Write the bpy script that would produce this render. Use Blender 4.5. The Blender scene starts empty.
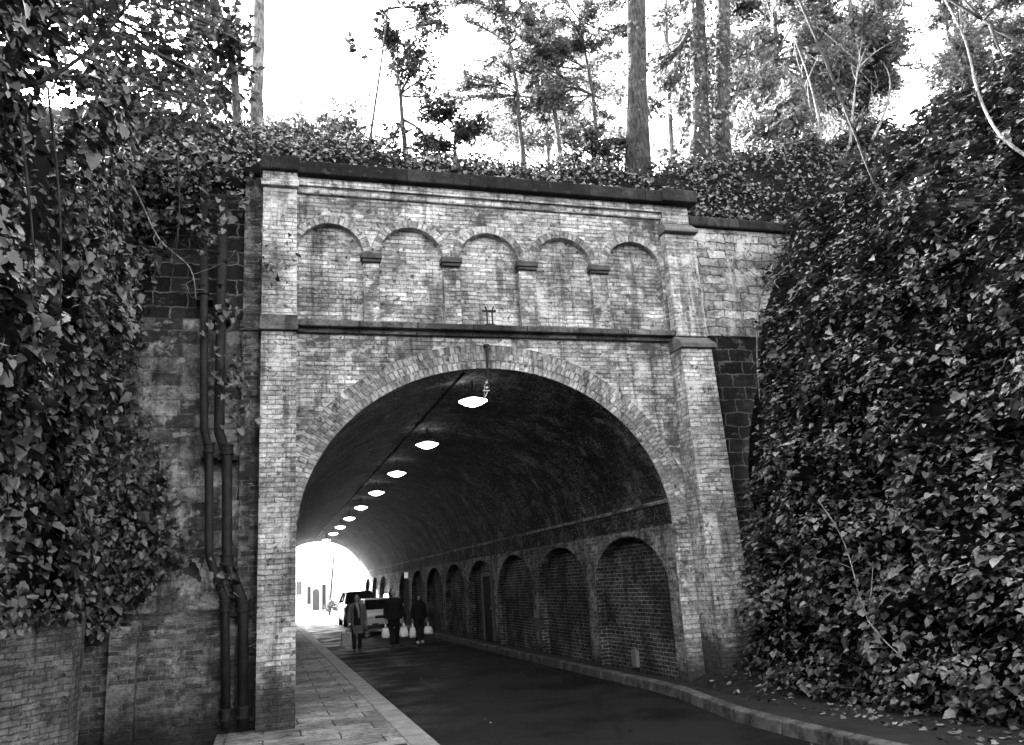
import bpy, math, random
import numpy as np
from mathutils import Vector, Matrix

rng = np.random.default_rng(7)
random.seed(7)
S = bpy.context.scene
COL = S.collection
PI = math.pi

# ------------------------------------------------------------------ camera
F_PX = 813.3
YAW, PITCH, ROLL = math.radians(17.27), math.radians(14.26), math.radians(-3.645)
CAM = np.array([0.0, 0.0, 1.65])
_c, _s = math.cos(YAW), math.sin(YAW)
FW = np.array([_s * math.cos(PITCH), _c * math.cos(PITCH), math.sin(PITCH)])
_r = np.array([_c, -_s, 0.0])
_u = np.cross(_r, FW)
RT = _r * math.cos(ROLL) + _u * math.sin(ROLL)
UP = -_r * math.sin(ROLL) + _u * math.cos(ROLL)


def at(px, py, y):
    """world point seen at a picture position, standing at depth y"""
    d = FW + RT * (px - 512) / F_PX - UP * (py - 372.5) / F_PX
    t = (y - CAM[1]) / d[1]
    return CAM + d * t


# ------------------------------------------------------------------ nodes
def new_mat(name):
    m = bpy.data.materials.new(name)
    m.use_nodes = True
    nt = m.node_tree
    for n in list(nt.nodes):
        nt.nodes.remove(n)
    return m, nt


class NB:
    def __init__(self, nt):
        self.nt = nt

    def n(self, t, **kw):
        nd = self.nt.nodes.new(t)
        for k, v in kw.items():
            if hasattr(nd, k):
                setattr(nd, k, v)
        return nd

    def l(self, a, b):
        self.nt.links.new(a, b)

    def sock(self, inp, v):
        if hasattr(v, 'is_linked'):
            self.l(v, inp)
        else:
            inp.default_value = v

    def math(self, op, a, b=0.0, clamp=False):
        nd = self.n('ShaderNodeMath', operation=op)
        nd.use_clamp = clamp
        self.sock(nd.inputs[0], a)
        self.sock(nd.inputs[1], b)
        return nd.outputs[0]

    def ramp(self, v, lo, hi, a=0.0, b=1.0):
        nd = self.n('ShaderNodeMapRange')
        nd.clamp = True
        nd.interpolation_type = 'SMOOTHSTEP'
        self.sock(nd.inputs[0], v)
        nd.inputs[1].default_value = lo
        nd.inputs[2].default_value = hi
        nd.inputs[3].default_value = a
        nd.inputs[4].default_value = b
        return nd.outputs[0]

    def noise(self, vec, scale, detail=4, rough=0.55, off=0.0):
        nd = self.n('ShaderNodeTexNoise')
        if off:
            ad = self.n('ShaderNodeVectorMath', operation='ADD')
            self.l(vec, ad.inputs[0])
            ad.inputs[1].default_value = (off, off * 1.7, off * .6)
            vec = ad.outputs[0]
        self.l(vec, nd.inputs['Vector'])
        nd.inputs['Scale'].default_value = scale
        nd.inputs['Detail'].default_value = detail
        nd.inputs['Roughness'].default_value = rough
        return nd.outputs['Fac']

    def mixf(self, f, a, b):
        nd = self.n('ShaderNodeMix', data_type='FLOAT')
        self.sock(nd.inputs[0], f)
        self.sock(nd.inputs[2], a)
        self.sock(nd.inputs[3], b)
        return nd.outputs[0]

    def grey(self, v):
        nd = self.n('ShaderNodeCombineColor')
        for i in range(3):
            self.sock(nd.inputs[i], v)
        return nd.outputs[0]

    def out(self, shader):
        o = self.n('ShaderNodeOutputMaterial')
        self.l(shader, o.inputs['Surface'])

    def pbsdf(self, val, rough=0.9, spec=0.3, bump=None, bstr=0.5, bdist=0.02):
        p = self.n('ShaderNodeBsdfPrincipled')
        self.l(self.grey(val), p.inputs['Base Color'])
        self.sock(p.inputs['Roughness'], rough)
        p.inputs['Specular IOR Level'].default_value = spec
        if bump is not None:
            b = self.n('ShaderNodeBump')
            b.inputs['Strength'].default_value = bstr
            b.inputs['Distance'].default_value = bdist
            self.l(bump, b.inputs['Height'])
            self.l(b.outputs[0], p.inputs['Normal'])
        return p.outputs[0]


def plain(name, v, rough=0.7, spec=0.4, var=0.25, scale=6.0, bump=0.3, metal=0.0):
    m, nt = new_mat(name)
    k = NB(nt)
    g = k.n('ShaderNodeNewGeometry').outputs['Position']
    a = k.noise(g, scale, 6)
    b = k.noise(g, scale * 6, 3)
    f = k.math('ADD', k.math('MULTIPLY', a, .7), k.math('MULTIPLY', b, .3))
    val = k.math('MULTIPLY', v, k.ramp(f, .3, .7, 1 - var, 1 + var))
    sh = k.pbsdf(val, rough, spec, f, bump, .01)
    sh.node.inputs['Metallic'].default_value = metal
    k.out(sh)
    return m


def masonry(name, bricks, mortar, bw=.20, rh=.063, mort=.008, stain=(.15, .5), pale=(.6, .75, .5),
            dark=(.55, .75, .08), rough=.92, spec=.2, wob=.018, off=0.0, bstr=1.0, damp=None, fine=.25, speck=0.0, dash=.45):
    """brick or block wall laid out in metres; worn, limewashed in patches and sooted in others"""
    m, nt = new_mat(name)
    k = NB(nt)
    uv = k.n('ShaderNodeTexCoord').outputs['UV']
    pos = k.n('ShaderNodeNewGeometry').outputs['Position']
    nz = k.n('ShaderNodeTexNoise')
    k.l(pos, nz.inputs['Vector'])
    nz.inputs['Scale'].default_value = 7.0
    nz.inputs['Detail'].default_value = 3
    sub = k.n('ShaderNodeVectorMath', operation='SUBTRACT')
    k.l(nz.outputs['Color'], sub.inputs[0])
    sub.inputs[1].default_value = (.5, .5, .5)
    sc = k.n('ShaderNodeVectorMath', operation='SCALE')
    k.l(sub.outputs[0], sc.inputs[0])
    sc.inputs[3].default_value = wob * 2
    add = k.n('ShaderNodeVectorMath', operation='ADD')
    k.l(uv, add.inputs[0])
    k.l(sc.outputs[0], add.inputs[1])
    br = k.n('ShaderNodeTexBrick')
    br.offset = .5
    k.l(add.outputs[0], br.inputs['Vector'])
    br.inputs['Scale'].default_value = 1.0
    br.inputs['Color1'].default_value = (bricks[0],) * 3 + (1,)
    br.inputs['Color2'].default_value = (bricks[1],) * 3 + (1,)
    br.inputs['Mortar'].default_value = (mortar,) * 3 + (1,)
    br.inputs['Mortar Size'].default_value = mort
    br.inputs['Mortar Smooth'].default_value = .35
    br.inputs['Bias'].default_value = -.1
    br.inputs['Brick Width'].default_value = bw
    br.inputs['Row Height'].default_value = rh
    bwc = k.n('ShaderNodeRGBToBW')
    k.l(br.outputs['Color'], bwc.inputs[0])
    col = bwc.outputs[0]
    # fine mottling
    f1 = k.noise(pos, 26, 7, .7)
    f2 = k.noise(add.outputs[0], 9, 4, .7, 5.5 + off)
    col = k.math('MULTIPLY', col, k.ramp(f1, .36, .64, 1 - fine, 1 + fine))
    col = k.math('MULTIPLY', col, k.ramp(f2, .35, .65, 1 - fine * .8, 1 + fine * .7))
    # broad weather stain
    n1 = k.noise(pos, 1.3, 6, .62, 3.1 + off)
    col = k.math('MULTIPLY', col, k.ramp(n1, .35, .65, 1 - stain[1], 1 + stain[0]))
    # smeared lime / render left on the face
    n2 = k.noise(pos, 2.3, 8, .68, 11.7 + off)
    fp = k.ramp(n2, pale[0], pale[1])
    fp = k.math('MULTIPLY', fp, k.ramp(f1, .3, .55, .3, .75))
    col = k.mixf(fp, col, pale[2])
    # water streaks running down the face
    mps = k.n('ShaderNodeMapping')
    k.l(pos, mps.inputs['Vector'])
    mps.inputs['Scale'].default_value = (4.5, 4.5, .5)
    n5 = k.noise(mps.outputs[0], 1.0, 6, .65, 9.1 + off)
    col = k.math('MULTIPLY', col, k.ramp(n5, .50, .66, 1.0, .38))
    # soot and algae
    n3 = k.noise(pos, 3.1, 8, .7, 23.3 + off)
    fd = k.ramp(n3, dark[0], dark[1])
    col = k.mixf(k.math('MULTIPLY', fd, .8), col, dark[2])
    # broken dark and pale dashes along the beds
    mpd = k.n('ShaderNodeMapping')
    k.l(add.outputs[0], mpd.inputs['Vector'])
    mpd.inputs['Scale'].default_value = (1 / bw * 1.1, 1 / rh * 1.15, 1)
    nd = k.noise(mpd.outputs[0], 1.0, 4, .65, 2.2 + off)
    col = k.mixf(k.math('MULTIPLY', k.ramp(nd, .56, .68), dash), col, k.math('MULTIPLY', dark[2], .7))
    col = k.mixf(k.math('MULTIPLY', k.ramp(nd, .42, .32), dash * .8), col, k.math('MULTIPLY', pale[2], 1.08))
    if speck:  # pale lime specks, with wet glints painted into the colour too
        ns = k.noise(pos, 38, 2, .5, 7.7 + off)
        nm = k.noise(pos, 1.1, 4, .6, 17.7 + off)
        col = k.mixf(k.math('MULTIPLY', k.ramp(ns, .60, .66), k.ramp(nm, .4, .6)), col, speck)
    # a few black pits (missing mortar, spalls)
    n4 = k.noise(pos, 11, 4, .6, 31.0 + off)
    fe = k.math('MULTIPLY', k.ramp(n4, .60, .68), .8)
    col = k.mixf(fe, col, .03)
    if damp:
        sep = k.n('ShaderNodeSeparateXYZ')
        k.l(pos, sep.inputs[0])
        zz = k.math('ADD', sep.outputs[2], k.math('MULTIPLY', n3, damp[1]))
        col = k.mixf(k.ramp(zz, damp[0] + damp[1] * .5, damp[0] + damp[1] * .5 + .5, .92, 0), col, damp[2])
    inv = k.math('SUBTRACT', 1.0, br.outputs['Fac'])
    h = k.math('ADD', k.math('MULTIPLY', inv, k.mixf(fp, 1.0, .3)), k.math('MULTIPLY', f1, .9))
    h = k.math('SUBTRACT', h, k.math('MULTIPLY', fe, .9))
    h = k.math('SUBTRACT', h, k.math('MULTIPLY', k.ramp(nd, .54, .68), .8))
    k.out(k.pbsdf(col, rough, spec, h, bstr, .012))
    return m


def leaf_mat(name, lo, hi, rough=.42, spec=.5, trans=.0):
    m, nt = new_mat(name)
    k = NB(nt)
    g = k.n('ShaderNodeNewGeometry')
    r = g.outputs['Random Per Island']
    v = k.mixf(k.math('POWER', r, 1.6), lo, hi)
    pn = k.noise(g.outputs['Position'], 30, 2)
    v = k.math('MULTIPLY', v, k.ramp(pn, .3, .7, .7, 1.3))
    sh = k.pbsdf(v, k.mixf(r, rough - .1, rough + .15), spec)
    if trans:
        t = k.n('ShaderNodeBsdfTranslucent')
        k.l(k.grey(k.math('MULTIPLY', v, 1.6)), t.inputs[0])
        mx = k.n('ShaderNodeMixShader')
        mx.inputs[0].default_value = trans
        k.l(sh, mx.inputs[1])
        k.l(t.outputs[0], mx.inputs[2])
        sh = mx.outputs[0]
    k.out(sh)
    return m


def bark_mat(name, v, spec=.2):
    m, nt = new_mat(name)
    k = NB(nt)
    pos = k.n('ShaderNodeNewGeometry').outputs['Position']
    mp = k.n('ShaderNodeMapping')
    k.l(pos, mp.inputs['Vector'])
    mp.inputs['Scale'].default_value = (1, 1, .22)
    a = k.noise(mp.outputs[0], 26, 6, .7)
    b = k.noise(pos, 3, 5, .6, 4.)
    val = k.math('MULTIPLY', k.math('MULTIPLY', v, k.ramp(a, .35, .65, .35, 1.5)), k.ramp(b, .35, .65, .6, 1.4))
    k.out(k.pbsdf(val, .9, spec, a, 1.0, .03))
    return m


def emit_mat(name, s):
    m, nt = new_mat(name)
    k = NB(nt)
    e = k.n('ShaderNodeEmission')
    e.inputs[0].default_value = (1, 1, 1, 1)
    e.inputs[1].default_value = s
    k.out(e.outputs[0])
    return m


def glass_mat(name, v=.01, rough=.05):
    m, nt = new_mat(name)
    k = NB(nt)
    p = k.n('ShaderNodeBsdfPrincipled')
    p.inputs['Base Color'].default_value = (v, v, v, 1)
    p.inputs['Roughness'].default_value = rough
    p.inputs['Specular IOR Level'].default_value = .7
    k.out(p.outputs[0])
    return m


M = {}
M['brick'] = masonry('facade brick', (.26, .56), .20, stain=(.2, .6), pale=(.52, .68, .60), dark=(.51, .62, .05), damp=(.25, .9, .03))
M['brick_niche'] = masonry('niche brick', (.26, .54), .20, stain=(.2, .6), pale=(.51, .66, .58), dark=(.54, .67, .07), off=5)
M['brick_pier'] = masonry('pier brick', (.28, .58), .22, stain=(.25, .45), pale=(.50, .66, .62), dark=(.57, .68, .08), off=9,
                          damp=(.5, 1.1, .02))
M['brick_ring'] = masonry('arch ring brick', (.20, .46), .17, bw=.23, rh=.07, stain=(.2, .4), pale=(.6, .75, .5), off=2, wob=.008)
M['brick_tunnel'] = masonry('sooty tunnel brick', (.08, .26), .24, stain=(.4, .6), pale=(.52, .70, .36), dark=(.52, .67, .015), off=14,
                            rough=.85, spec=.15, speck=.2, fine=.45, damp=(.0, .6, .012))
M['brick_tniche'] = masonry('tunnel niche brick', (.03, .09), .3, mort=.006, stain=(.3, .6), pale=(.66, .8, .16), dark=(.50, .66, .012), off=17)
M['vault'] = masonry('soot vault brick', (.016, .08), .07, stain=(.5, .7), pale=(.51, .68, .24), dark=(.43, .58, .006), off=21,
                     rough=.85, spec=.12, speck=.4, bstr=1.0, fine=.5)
M['brick_dark'] = masonry('dark damp brick', (.04, .15), .13, stain=(.3, .6), pale=(.54, .68, .36), dark=(.48, .66, .02), off=27,
                          damp=(.1, 1.0, .012))
M['brick_left'] = masonry('low wall brick', (.12, .24), .10, stain=(.3, .5), pale=(.54, .7, .27), dark=(.56, .74, .04), off=29,
                          wob=.02)
M['block_dark'] = masonry('black stone block', (.008, .03), .12, bw=.42, rh=.21, mort=.012, stain=(.3, .5), pale=(.68, .82, .2),
                          dark=(.5, .7, .01), off=33, wob=.04)
M['block_mid'] = masonry('weathered stone block', (.04, .34), .18, bw=.36, rh=.19, mort=.012, stain=(.3, .7), pale=(.54, .66, .42),
                         dark=(.48, .66, .02), off=37, wob=.03)
M['rubble'] = masonry('pale rubble stone', (.18, .5), .09, bw=.34, rh=.15, mort=.012, stain=(.2, .5), pale=(.48, .62, .54),
                      dark=(.52, .66, .05), off=41, wob=.05)
M['coping'] = masonry('dark mossy coping stone', (.012, .035), .006, bw=.95, rh=2.0, mort=.012, stain=(.4, .6), pale=(.62, .76, .10), dark=(.5, .66, .008), off=61, dash=.1, bstr=.8)
M['mould'] = masonry('stained moulding stone', (.045, .13), .012, bw=.8, rh=2.0, mort=.01, stain=(.4, .6), pale=(.6, .74, .2), dark=(.5, .66, .015), off=67, dash=.25, bstr=.8)
M['weather'] = plain('weathering stone', .10, .85, .2, .5, 7)
M['impost'] = plain('dark impost stone', .05, .9, .2, .5, 8)
M['asphalt'] = None
M['iron'] = plain('black painted iron', .010, .7, .25, .5, 10)
M['iron_mid'] = plain('dull grey iron', .012, .7, .25, .7, 9)
M['steel'] = plain('bright cable steel', .35, .4, .5, .2, 10)
M['soil'] = plain('leaf mould soil', .014, .95, .1, .6, 9, 1.0)
M['hillsoil'] = plain('bank soil', .007, .95, .05, .8, 9, 1.0)
M['lamp'] = emit_mat('lit lamp diffuser', 3.2)
M['lamp_top'] = emit_mat('lit lamp upper rim', .3)
M['glow'] = emit_mat('bulkhead lamp glass', 6.0)
M['ivy_r'] = leaf_mat('ivy leaf', .007, .18, .45, .5)
M['ivy_l'] = leaf_mat('shaded ivy leaf', .004, .10, .4, .5)  # darker copy of the ivy leaf, left bank's shade put into its colour
M['ivy_top'] = leaf_mat('hilltop ivy leaf', .03, .20, .5, .4)
M['leaf_dark'] = leaf_mat('dark tree leaf', .012, .05, .5, .4, .12)
M['leaf_mid'] = leaf_mat('mid tree leaf', .025, .09, .5, .4, .35)
M['leaf_pale'] = leaf_mat('pale tree leaf', .05, .19, .5, .4, .5)
M['bark'] = bark_mat('dark bark', .055)
M['bark_pale'] = bark_mat('pale bark', .16)
M['twig'] = bark_mat('bare twig', .03)
M['twig_pale'] = bark_mat('pale bare twig', .2)
M['skin'] = plain('skin', .3, .5, .4, .05, 10, .05)
M['cloth_black'] = plain('black cloth', .012, .9, .2, .3, 20, .3)
M['cloth_dark'] = plain('charcoal cloth', .03, .9, .2, .3, 20, .3)
M['cloth_grey'] = plain('grey cloth', .13, .9, .2, .3, 20, .3)
M['hair'] = plain('dark hair', .015, .6, .4, .3, 40, .4)
M['hair_grey'] = plain('grey hair', .25, .7, .3, .3, 40, .4)
M['bag_white'] = plain('white plastic bag', .85, .4, .4, .12, 14, .8)
M['bag_grey'] = plain('grey paper bag', .3, .7, .3, .15, 9, .4)
M['leather'] = plain('black leather', .015, .35, .5, .2, 20, .3)
M['shoe'] = plain('black shoe', .02, .4, .5, .2, 20, .2)
M['shoe_white'] = plain('pale shoe', .55, .6, .3, .15, 20, .2)
M['paint_silver'] = plain('silver car paint', .78, .3, .6, .04, 3, .0)
M['paint_dark'] = plain('dark car paint', .03, .25, .6, .04, 3, .0)
M['glass'] = glass_mat('car glass')
M['tyre'] = plain('tyre rubber', .015, .85, .3, .2, 20, .3)
M['rim'] = plain('alloy rim', .35, .35, .6, .1, 10, .1)
M['light_lens'] = plain('headlamp lens', .75, .15, .7, .05, 10, .0)
M['plate'] = plain('number plate', .75, .4, .4, .04, 10, .0)
M['trim'] = plain('black trim', .012, .5, .4, .2, 20, .1)
M['white_wall'] = plain('whitewashed render', .8, .85, .2, .06, 1.5, .2)
M['cutting'] = masonry('pale cutting wall', (.3, .45), .2, bw=.8, rh=.4, stain=(.2, .5), pale=(.5, .7, .6), dark=(.56, .7, .15), off=71)
M['slate'] = plain('roof slate', .3, .8, .3, .2, 6, .4)
M['dark_hole'] = plain('dark doorway', .015, .8, .2, .3, 12, .3)
M['frame_pale'] = plain('pale timber frame', .1, .7, .3, .2, 9, .2)
M['box'] = plain('pale meter box', .16, .6, .3, .15, 12, .1)


def asphalt():
    m, nt = new_mat('worn dark asphalt')
    k = NB(nt)
    pos = k.n('ShaderNodeNewGeometry').outputs['Position']
    a = k.noise(pos, 160, 2, .7)
    b = k.noise(pos, .9, 6, .6)
    c = k.noise(pos, 7, 4, .6, 8.)
    v = k.math('MULTIPLY', .005, k.ramp(a, .3, .7, .4, 1.9))
    v = k.math('MULTIPLY', v, k.ramp(b, .35, .65, .5, 1.7))
    v = k.mixf(k.math('MULTIPLY', k.ramp(c, .62, .7), .5), v, .008)
    sp = k.noise(pos, 45, 1, .5, 3.)
    v = k.mixf(k.math('MULTIPLY', k.ramp(sp, .72, .78), .5), v, .035)
    crk = k.n('ShaderNodeTexVoronoi', feature='DISTANCE_TO_EDGE')
    k.l(pos, crk.inputs['Vector'])
    crk.inputs['Scale'].default_value = .55
    v = k.mixf(k.math('MULTIPLY', k.ramp(crk.outputs['Distance'], .012, .0), .7), v, .003)
    k.out(k.pbsdf(v, k.ramp(b, .35, .65, .48, .95), .16, a, .6, .006))
    return m


M['asphalt'] = asphalt()
M['flag'] = masonry('worn paving flags', (.19, .36), .03, bw=.82, rh=.46, mort=.012, stain=(.2, .45), pale=(.6, .8, .3),
                    dark=(.56, .74, .05), wob=.02, off=51, fine=.25, bstr=.4, dash=.12, rough=.75, spec=.35)
M['kerbstone'] = plain('granite kerb', .24, .75, .3, .35, 5, .5)
M['kerbgrey'] = plain('dirty concrete kerb', .06, .85, .2, .9, 4, .5)
M['pave_r'] = plain('dirty tarmac footway', .014, .9, .2, .5, 5, .6)
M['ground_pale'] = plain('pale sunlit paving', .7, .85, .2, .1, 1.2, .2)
M['ground'] = plain('bare ground', .02, .95, .1, .4, 2, .5)


# ------------------------------------------------------------------ mesh helpers
class MB:
    def __init__(self):
        self.v, self.f, self.uv = [], [], {}

    def quad(self, *p, uv=None):
        b = len(self.v)
        self.v += [tuple(map(float, q)) for q in p]
        self.f.append(tuple(range(b, b + len(p))))
        if uv:
            self.uv[len(self.f) - 1] = uv

    def box(self, x0, x1, y0, y1, z0, z1):
        b = len(self.v)
        self.v += [(x0, y0, z0), (x1, y0, z0), (x1, y1, z0), (x0, y1, z0), (x0, y0, z1), (x1, y0, z1), (x1, y1, z1), (x0, y1, z1)]
        self.f += [tuple(b + i for i in q) for q in
                   ((0, 1, 5, 4), (1, 2, 6, 5), (2, 3, 7, 6), (3, 0, 4, 7), (4, 5, 6, 7), (3, 2, 1, 0))]
        return self

    def loft(self, rings, cap=True):
        b = len(self.v)
        n = len(rings[0])
        for r in rings:
            self.v += [tuple(map(float, q)) for q in r]
        for i in range(len(rings) - 1):
            for j in range(n):
                k = (j + 1) % n
                self.f.append((b + i * n + j, b + i * n + k, b + (i + 1) * n + k, b + (i + 1) * n + j))
        if cap:
            self.f.append(tuple(b + j for j in reversed(range(n))))
            self.f.append(tuple(b + (len(rings) - 1) * n + j for j in range(n)))
        return self

    def tube(self, pts, rad, n=8, cap=True):
        pts = [np.array(p, float) for p in pts]
        if not hasattr(rad, '__len__'):
            rad = [rad] * len(pts)
        rings = []
        ref = None
        for i, p in enumerate(pts):
            t = pts[min(i + 1, len(pts) - 1)] - pts[max(i - 1, 0)]
            t = t / (np.linalg.norm(t) + 1e-9)
            if ref is None:
                ref = np.array([0, 0, 1.]) if abs(t[2]) < .9 else np.array([1., 0, 0])
            a = np.cross(t, ref)
            a /= np.linalg.norm(a) + 1e-9
            c = np.cross(a, t)
            ref = c
            rings.append([p + rad[i] * (math.cos(2 * PI * j / n) * a + math.sin(2 * PI * j / n) * c) for j in range(n)])
        return self.loft(rings, cap)

    def ell(self, c, r, nu=10, nv=7, top=1.0):
        rings = []
        for i in range(nv + 1):
            th = PI * (i / nv) * top
            th = min(max(th, .02), PI - .02)
            rings.append([(c[0] + r[0] * math.sin(th) * math.cos(2 * PI * j / nu), c[1] + r[1] * math.sin(th) * math.sin(2 * PI * j / nu),
                           c[2] + r[2] * math.cos(th)) for j in range(nu)])
        return self.loft(rings[::-1])

    def build(self, name, mat, parent=None, bevel=0.0, smooth=False):
        o0 = np.array(parent['_o']) if parent is not None else np.zeros(3)
        if parent is None and self.v:
            a = np.array(self.v)
            o0 = np.array([(a[:, 0].min() + a[:, 0].max()) / 2, (a[:, 1].min() + a[:, 1].max()) / 2, a[:, 2].min()])
        me = bpy.data.meshes.new(name)
        va = np.array(self.v)
        me.from_pydata((va - o0).tolist(), [], self.f)
        me.update()
        ul = me.uv_layers.new(name='UVMap')
        uvs = np.zeros((len(me.loops), 2))
        for p in me.polygons:
            pre = self.uv.get(p.index)
            nx, ny, nzz = abs(p.normal.x), abs(p.normal.y), abs(p.normal.z)
            for q, li in enumerate(p.loop_indices):
                if pre:
                    uvs[li] = pre[q]
                    continue
                w = va[me.loops[li].vertex_index]
                if nzz > .75 and nzz >= nx and nzz >= ny:
                    uvs[li] = (w[0], w[1])
                elif nx > ny:
                    uvs[li] = (w[1], w[2])
                else:
                    uvs[li] = (w[0], w[2])
        ul.data.foreach_set('uv', uvs.ravel())
        me.materials.append(mat)
        if smooth:
            me.polygons.foreach_set('use_smooth', [True] * len(me.polygons))
        ob = bpy.data.objects.new(name, me)
        COL.objects.link(ob)
        if parent is not None:
            ob.parent = parent
        else:
            ob.location = o0
        ob['_o'] = [float(x) for x in o0]
        if bevel:
            bv = ob.modifiers.new('bevel', 'BEVEL')
            bv.width = bevel
            bv.segments = 2
            bv.limit_method = 'ANGLE'
        return ob


def thing(name, label, cat, loc, group=None):
    o = bpy.data.objects.new(name, None)
    o.empty_display_size = .2
    COL.objects.link(o)
    o.location = loc
    o['label'] = label
    o['category'] = cat
    if group:
        o['group'] = group
    o['_o'] = [float(x) for x in loc]
    return o


def tag(o, label, cat, group=None, kind=None):
    o['label'] = label
    o['category'] = cat
    if group:
        o['group'] = group
    if kind:
        o['kind'] = kind
    return o


def struct(o):
    o['kind'] = 'structure'
    return o


IVY = np.array([(0, .03, 0), (.22, -.12, .05), (.52, .10, .10), (.37, .36, .07), (.34, .58, .05), (0, 1, -.12),
                (-.34, .58, .05), (-.37, .36, .07), (-.52, .10, .10), (-.22, -.12, .05)], float)
IVYF = [(0, 1, 2, 3, 4, 5), (0, 5, 6, 7, 8, 9)]
OVAL = np.array([(0, 0, 0), (.25, .3, .05), (.22, .65, .03), (0, 1, -.06), (-.22, .65, .03), (-.25, .3, .05)], float)
OVALF = [(0, 1, 2, 3), (0, 3, 4, 5)]


def leaves(name, P, N, T, size, mat, parent=None, tmpl='ivy'):
    """one mesh of many separate leaf blades: points, face normals, tip directions, lengths"""
    V, Fs = (IVY, IVYF) if tmpl == 'ivy' else (OVAL, OVALF)
    P = np.asarray(P, float)
    n = len(P)
    N = N / (np.linalg.norm(N, axis=1, keepdims=True) + 1e-9)
    X = np.cross(T, N)
    X /= np.linalg.norm(X, axis=1, keepdims=True) + 1e-9
    Y = np.cross(N, X)
    loc = V[None, :, 0, None] * X[:, None, :] + V[None, :, 1, None] * Y[:, None, :] + V[None, :, 2, None] * N[:, None, :]
    W = P[:, None, :] + loc * np.asarray(size)[:, None, None]
    o0 = np.array(parent['_o']) if parent is not None else P.mean(0)
    W = (W.reshape(-1, 3) - o0).astype(np.float32)
    fl = np.array([i for f in Fs for i in f])
    nl = len(fl)
    loops = (np.arange(n)[:, None] * len(V) + fl[None, :]).ravel().astype(np.int32)
    per = len(Fs[0])
    starts = np.arange(0, n * nl, per).astype(np.int32)
    me = bpy.data.meshes.new(name)
    me.vertices.add(len(W))
    me.vertices.foreach_set('co', W.ravel())
    me.loops.add(len(loops))
    me.loops.foreach_set('vertex_index', loops)
    me.polygons.add(len(starts))
    me.polygons.foreach_set('loop_start', starts)
    me.update(calc_edges=True)
    me.validate()
    me.materials.append(mat)
    ob = bpy.data.objects.new(name, me)
    COL.objects.link(ob)
    if parent is not None:
        ob.parent = parent
    else:
        ob.location = o0
    ob['_o'] = [float(x) for x in o0]
    return ob


def rand_dirs(n):
    d = rng.normal(size=(n, 3))
    return d / np.linalg.norm(d, axis=1, keepdims=True)


def vnoise(P, scale, seed=0):
    """cheap smooth lumpy noise for clumping"""
    r = np.random.default_rng(seed)
    out = np.zeros(len(P))
    for k in range(7):
        w = r.normal(size=3) * scale * (1 + .35 * k)
        out += np.sin(P @ w + r.uniform(0, 6.28)) / (1 + .3 * k)
    return out / 2.6


# ------------------------------------------------------------------ ground, road, pavements
g = MB()
g.quad((-400, -300, -.03), (400, -300, -.03), (400, 500, -.03), (-400, 500, -.03))
struct(g.build('ground', M['ground']))
g = MB()
g.quad((1.6, -12, 0), (5.6, -12, 0), (5.6, 52, 0), (1.6, 52, 0))
struct(g.build('road', M['asphalt']))
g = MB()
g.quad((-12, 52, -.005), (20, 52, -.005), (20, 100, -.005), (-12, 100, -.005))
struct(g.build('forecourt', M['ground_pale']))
# left footway with a granite kerb
g = MB()
g.box(-.52, 1.42, -6, 10.95, -.02, .10)
g.box(.30, 1.42, 10.95, 52, -.02, .10)
struct(g.build('pavement', M['flag']))
g = MB()
y = -6.0
while y < 52:
    L = 1.1 + .25 * math.sin(y * 3.1)
    g.box(1.425, 1.70, y, y + L - .012, -.02, .105)
    y += L
struct(g.build('kerb', M['kerbstone'], bevel=.018))
# right kerb, bending out in front of the portal, with a narrow dirty footway behind it
KR = [(5.2, 52), (5.22, 30), (5.26, 14), (5.28, 11.2), (5.22, 10.2), (5.02, 9.2), (4.92, 8.4), (4.92, 7), (4.99, 5.5), (5.0, 2), (5.0, -8)]


def poly_at(path, y):
    for (x0, y0), (x1, y1) in zip(path, path[1:]):
        if y1 <= y <= y0:
            t = (y - y0) / (y1 - y0)
            return x0 + (x1 - x0) * t
    return path[0][0] if y > path[0][1] else path[-1][0]


g = MB()
y = -8.0
while y < 51.5:
    L = .92
    y1 = y + L - .03
    a, b = poly_at(KR, y), poly_at(KR, y1)
    tp = .02 if y > 9.0 else .025
    rings = []
    for yy, xx in ((y, a), (y1, b)):
        rings.append([(xx, yy, -.02), (xx + .02, yy, .12), (xx + .16, yy, .13), (xx + .16, yy, -.02)])
    g.loft(rings)
    y += L
kr = g.build('kerb', M['kerbgrey'], bevel=.015)
struct(kr)
g = MB()
ys = list(np.arange(-8, 51.9, .8))
for a, b in zip(ys, ys[1:]):
    xa, xb = poly_at(KR, a) + .165, poly_at(KR, b) + .165
    ra = 5.66 if a > 10.8 else 7.4
    g.quad((xa, a, .118), (ra, a, .118), (ra, b, .118), (xb, b, .118))
struct(g.build('footway', M['pave_r']))

# ------------------------------------------------------------------ tunnel portal
YF = 10.85
XC, RA, ZS, RISE = 3.015, 2.645, 2.30, 2.29
XL, XR = XC - RA, XC + RA
portal = thing('tunnel_portal', 'pale brick tunnel portal with round arch, five blind arches and dark coping', 'tunnel portal', (XC, YF, 0))


def arch_pts(cx, r, zs, rise, n):
    return [(cx - r * math.cos(PI * i / n), zs + rise * math.sin(PI * i / n)) for i in range(n + 1)]


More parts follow.
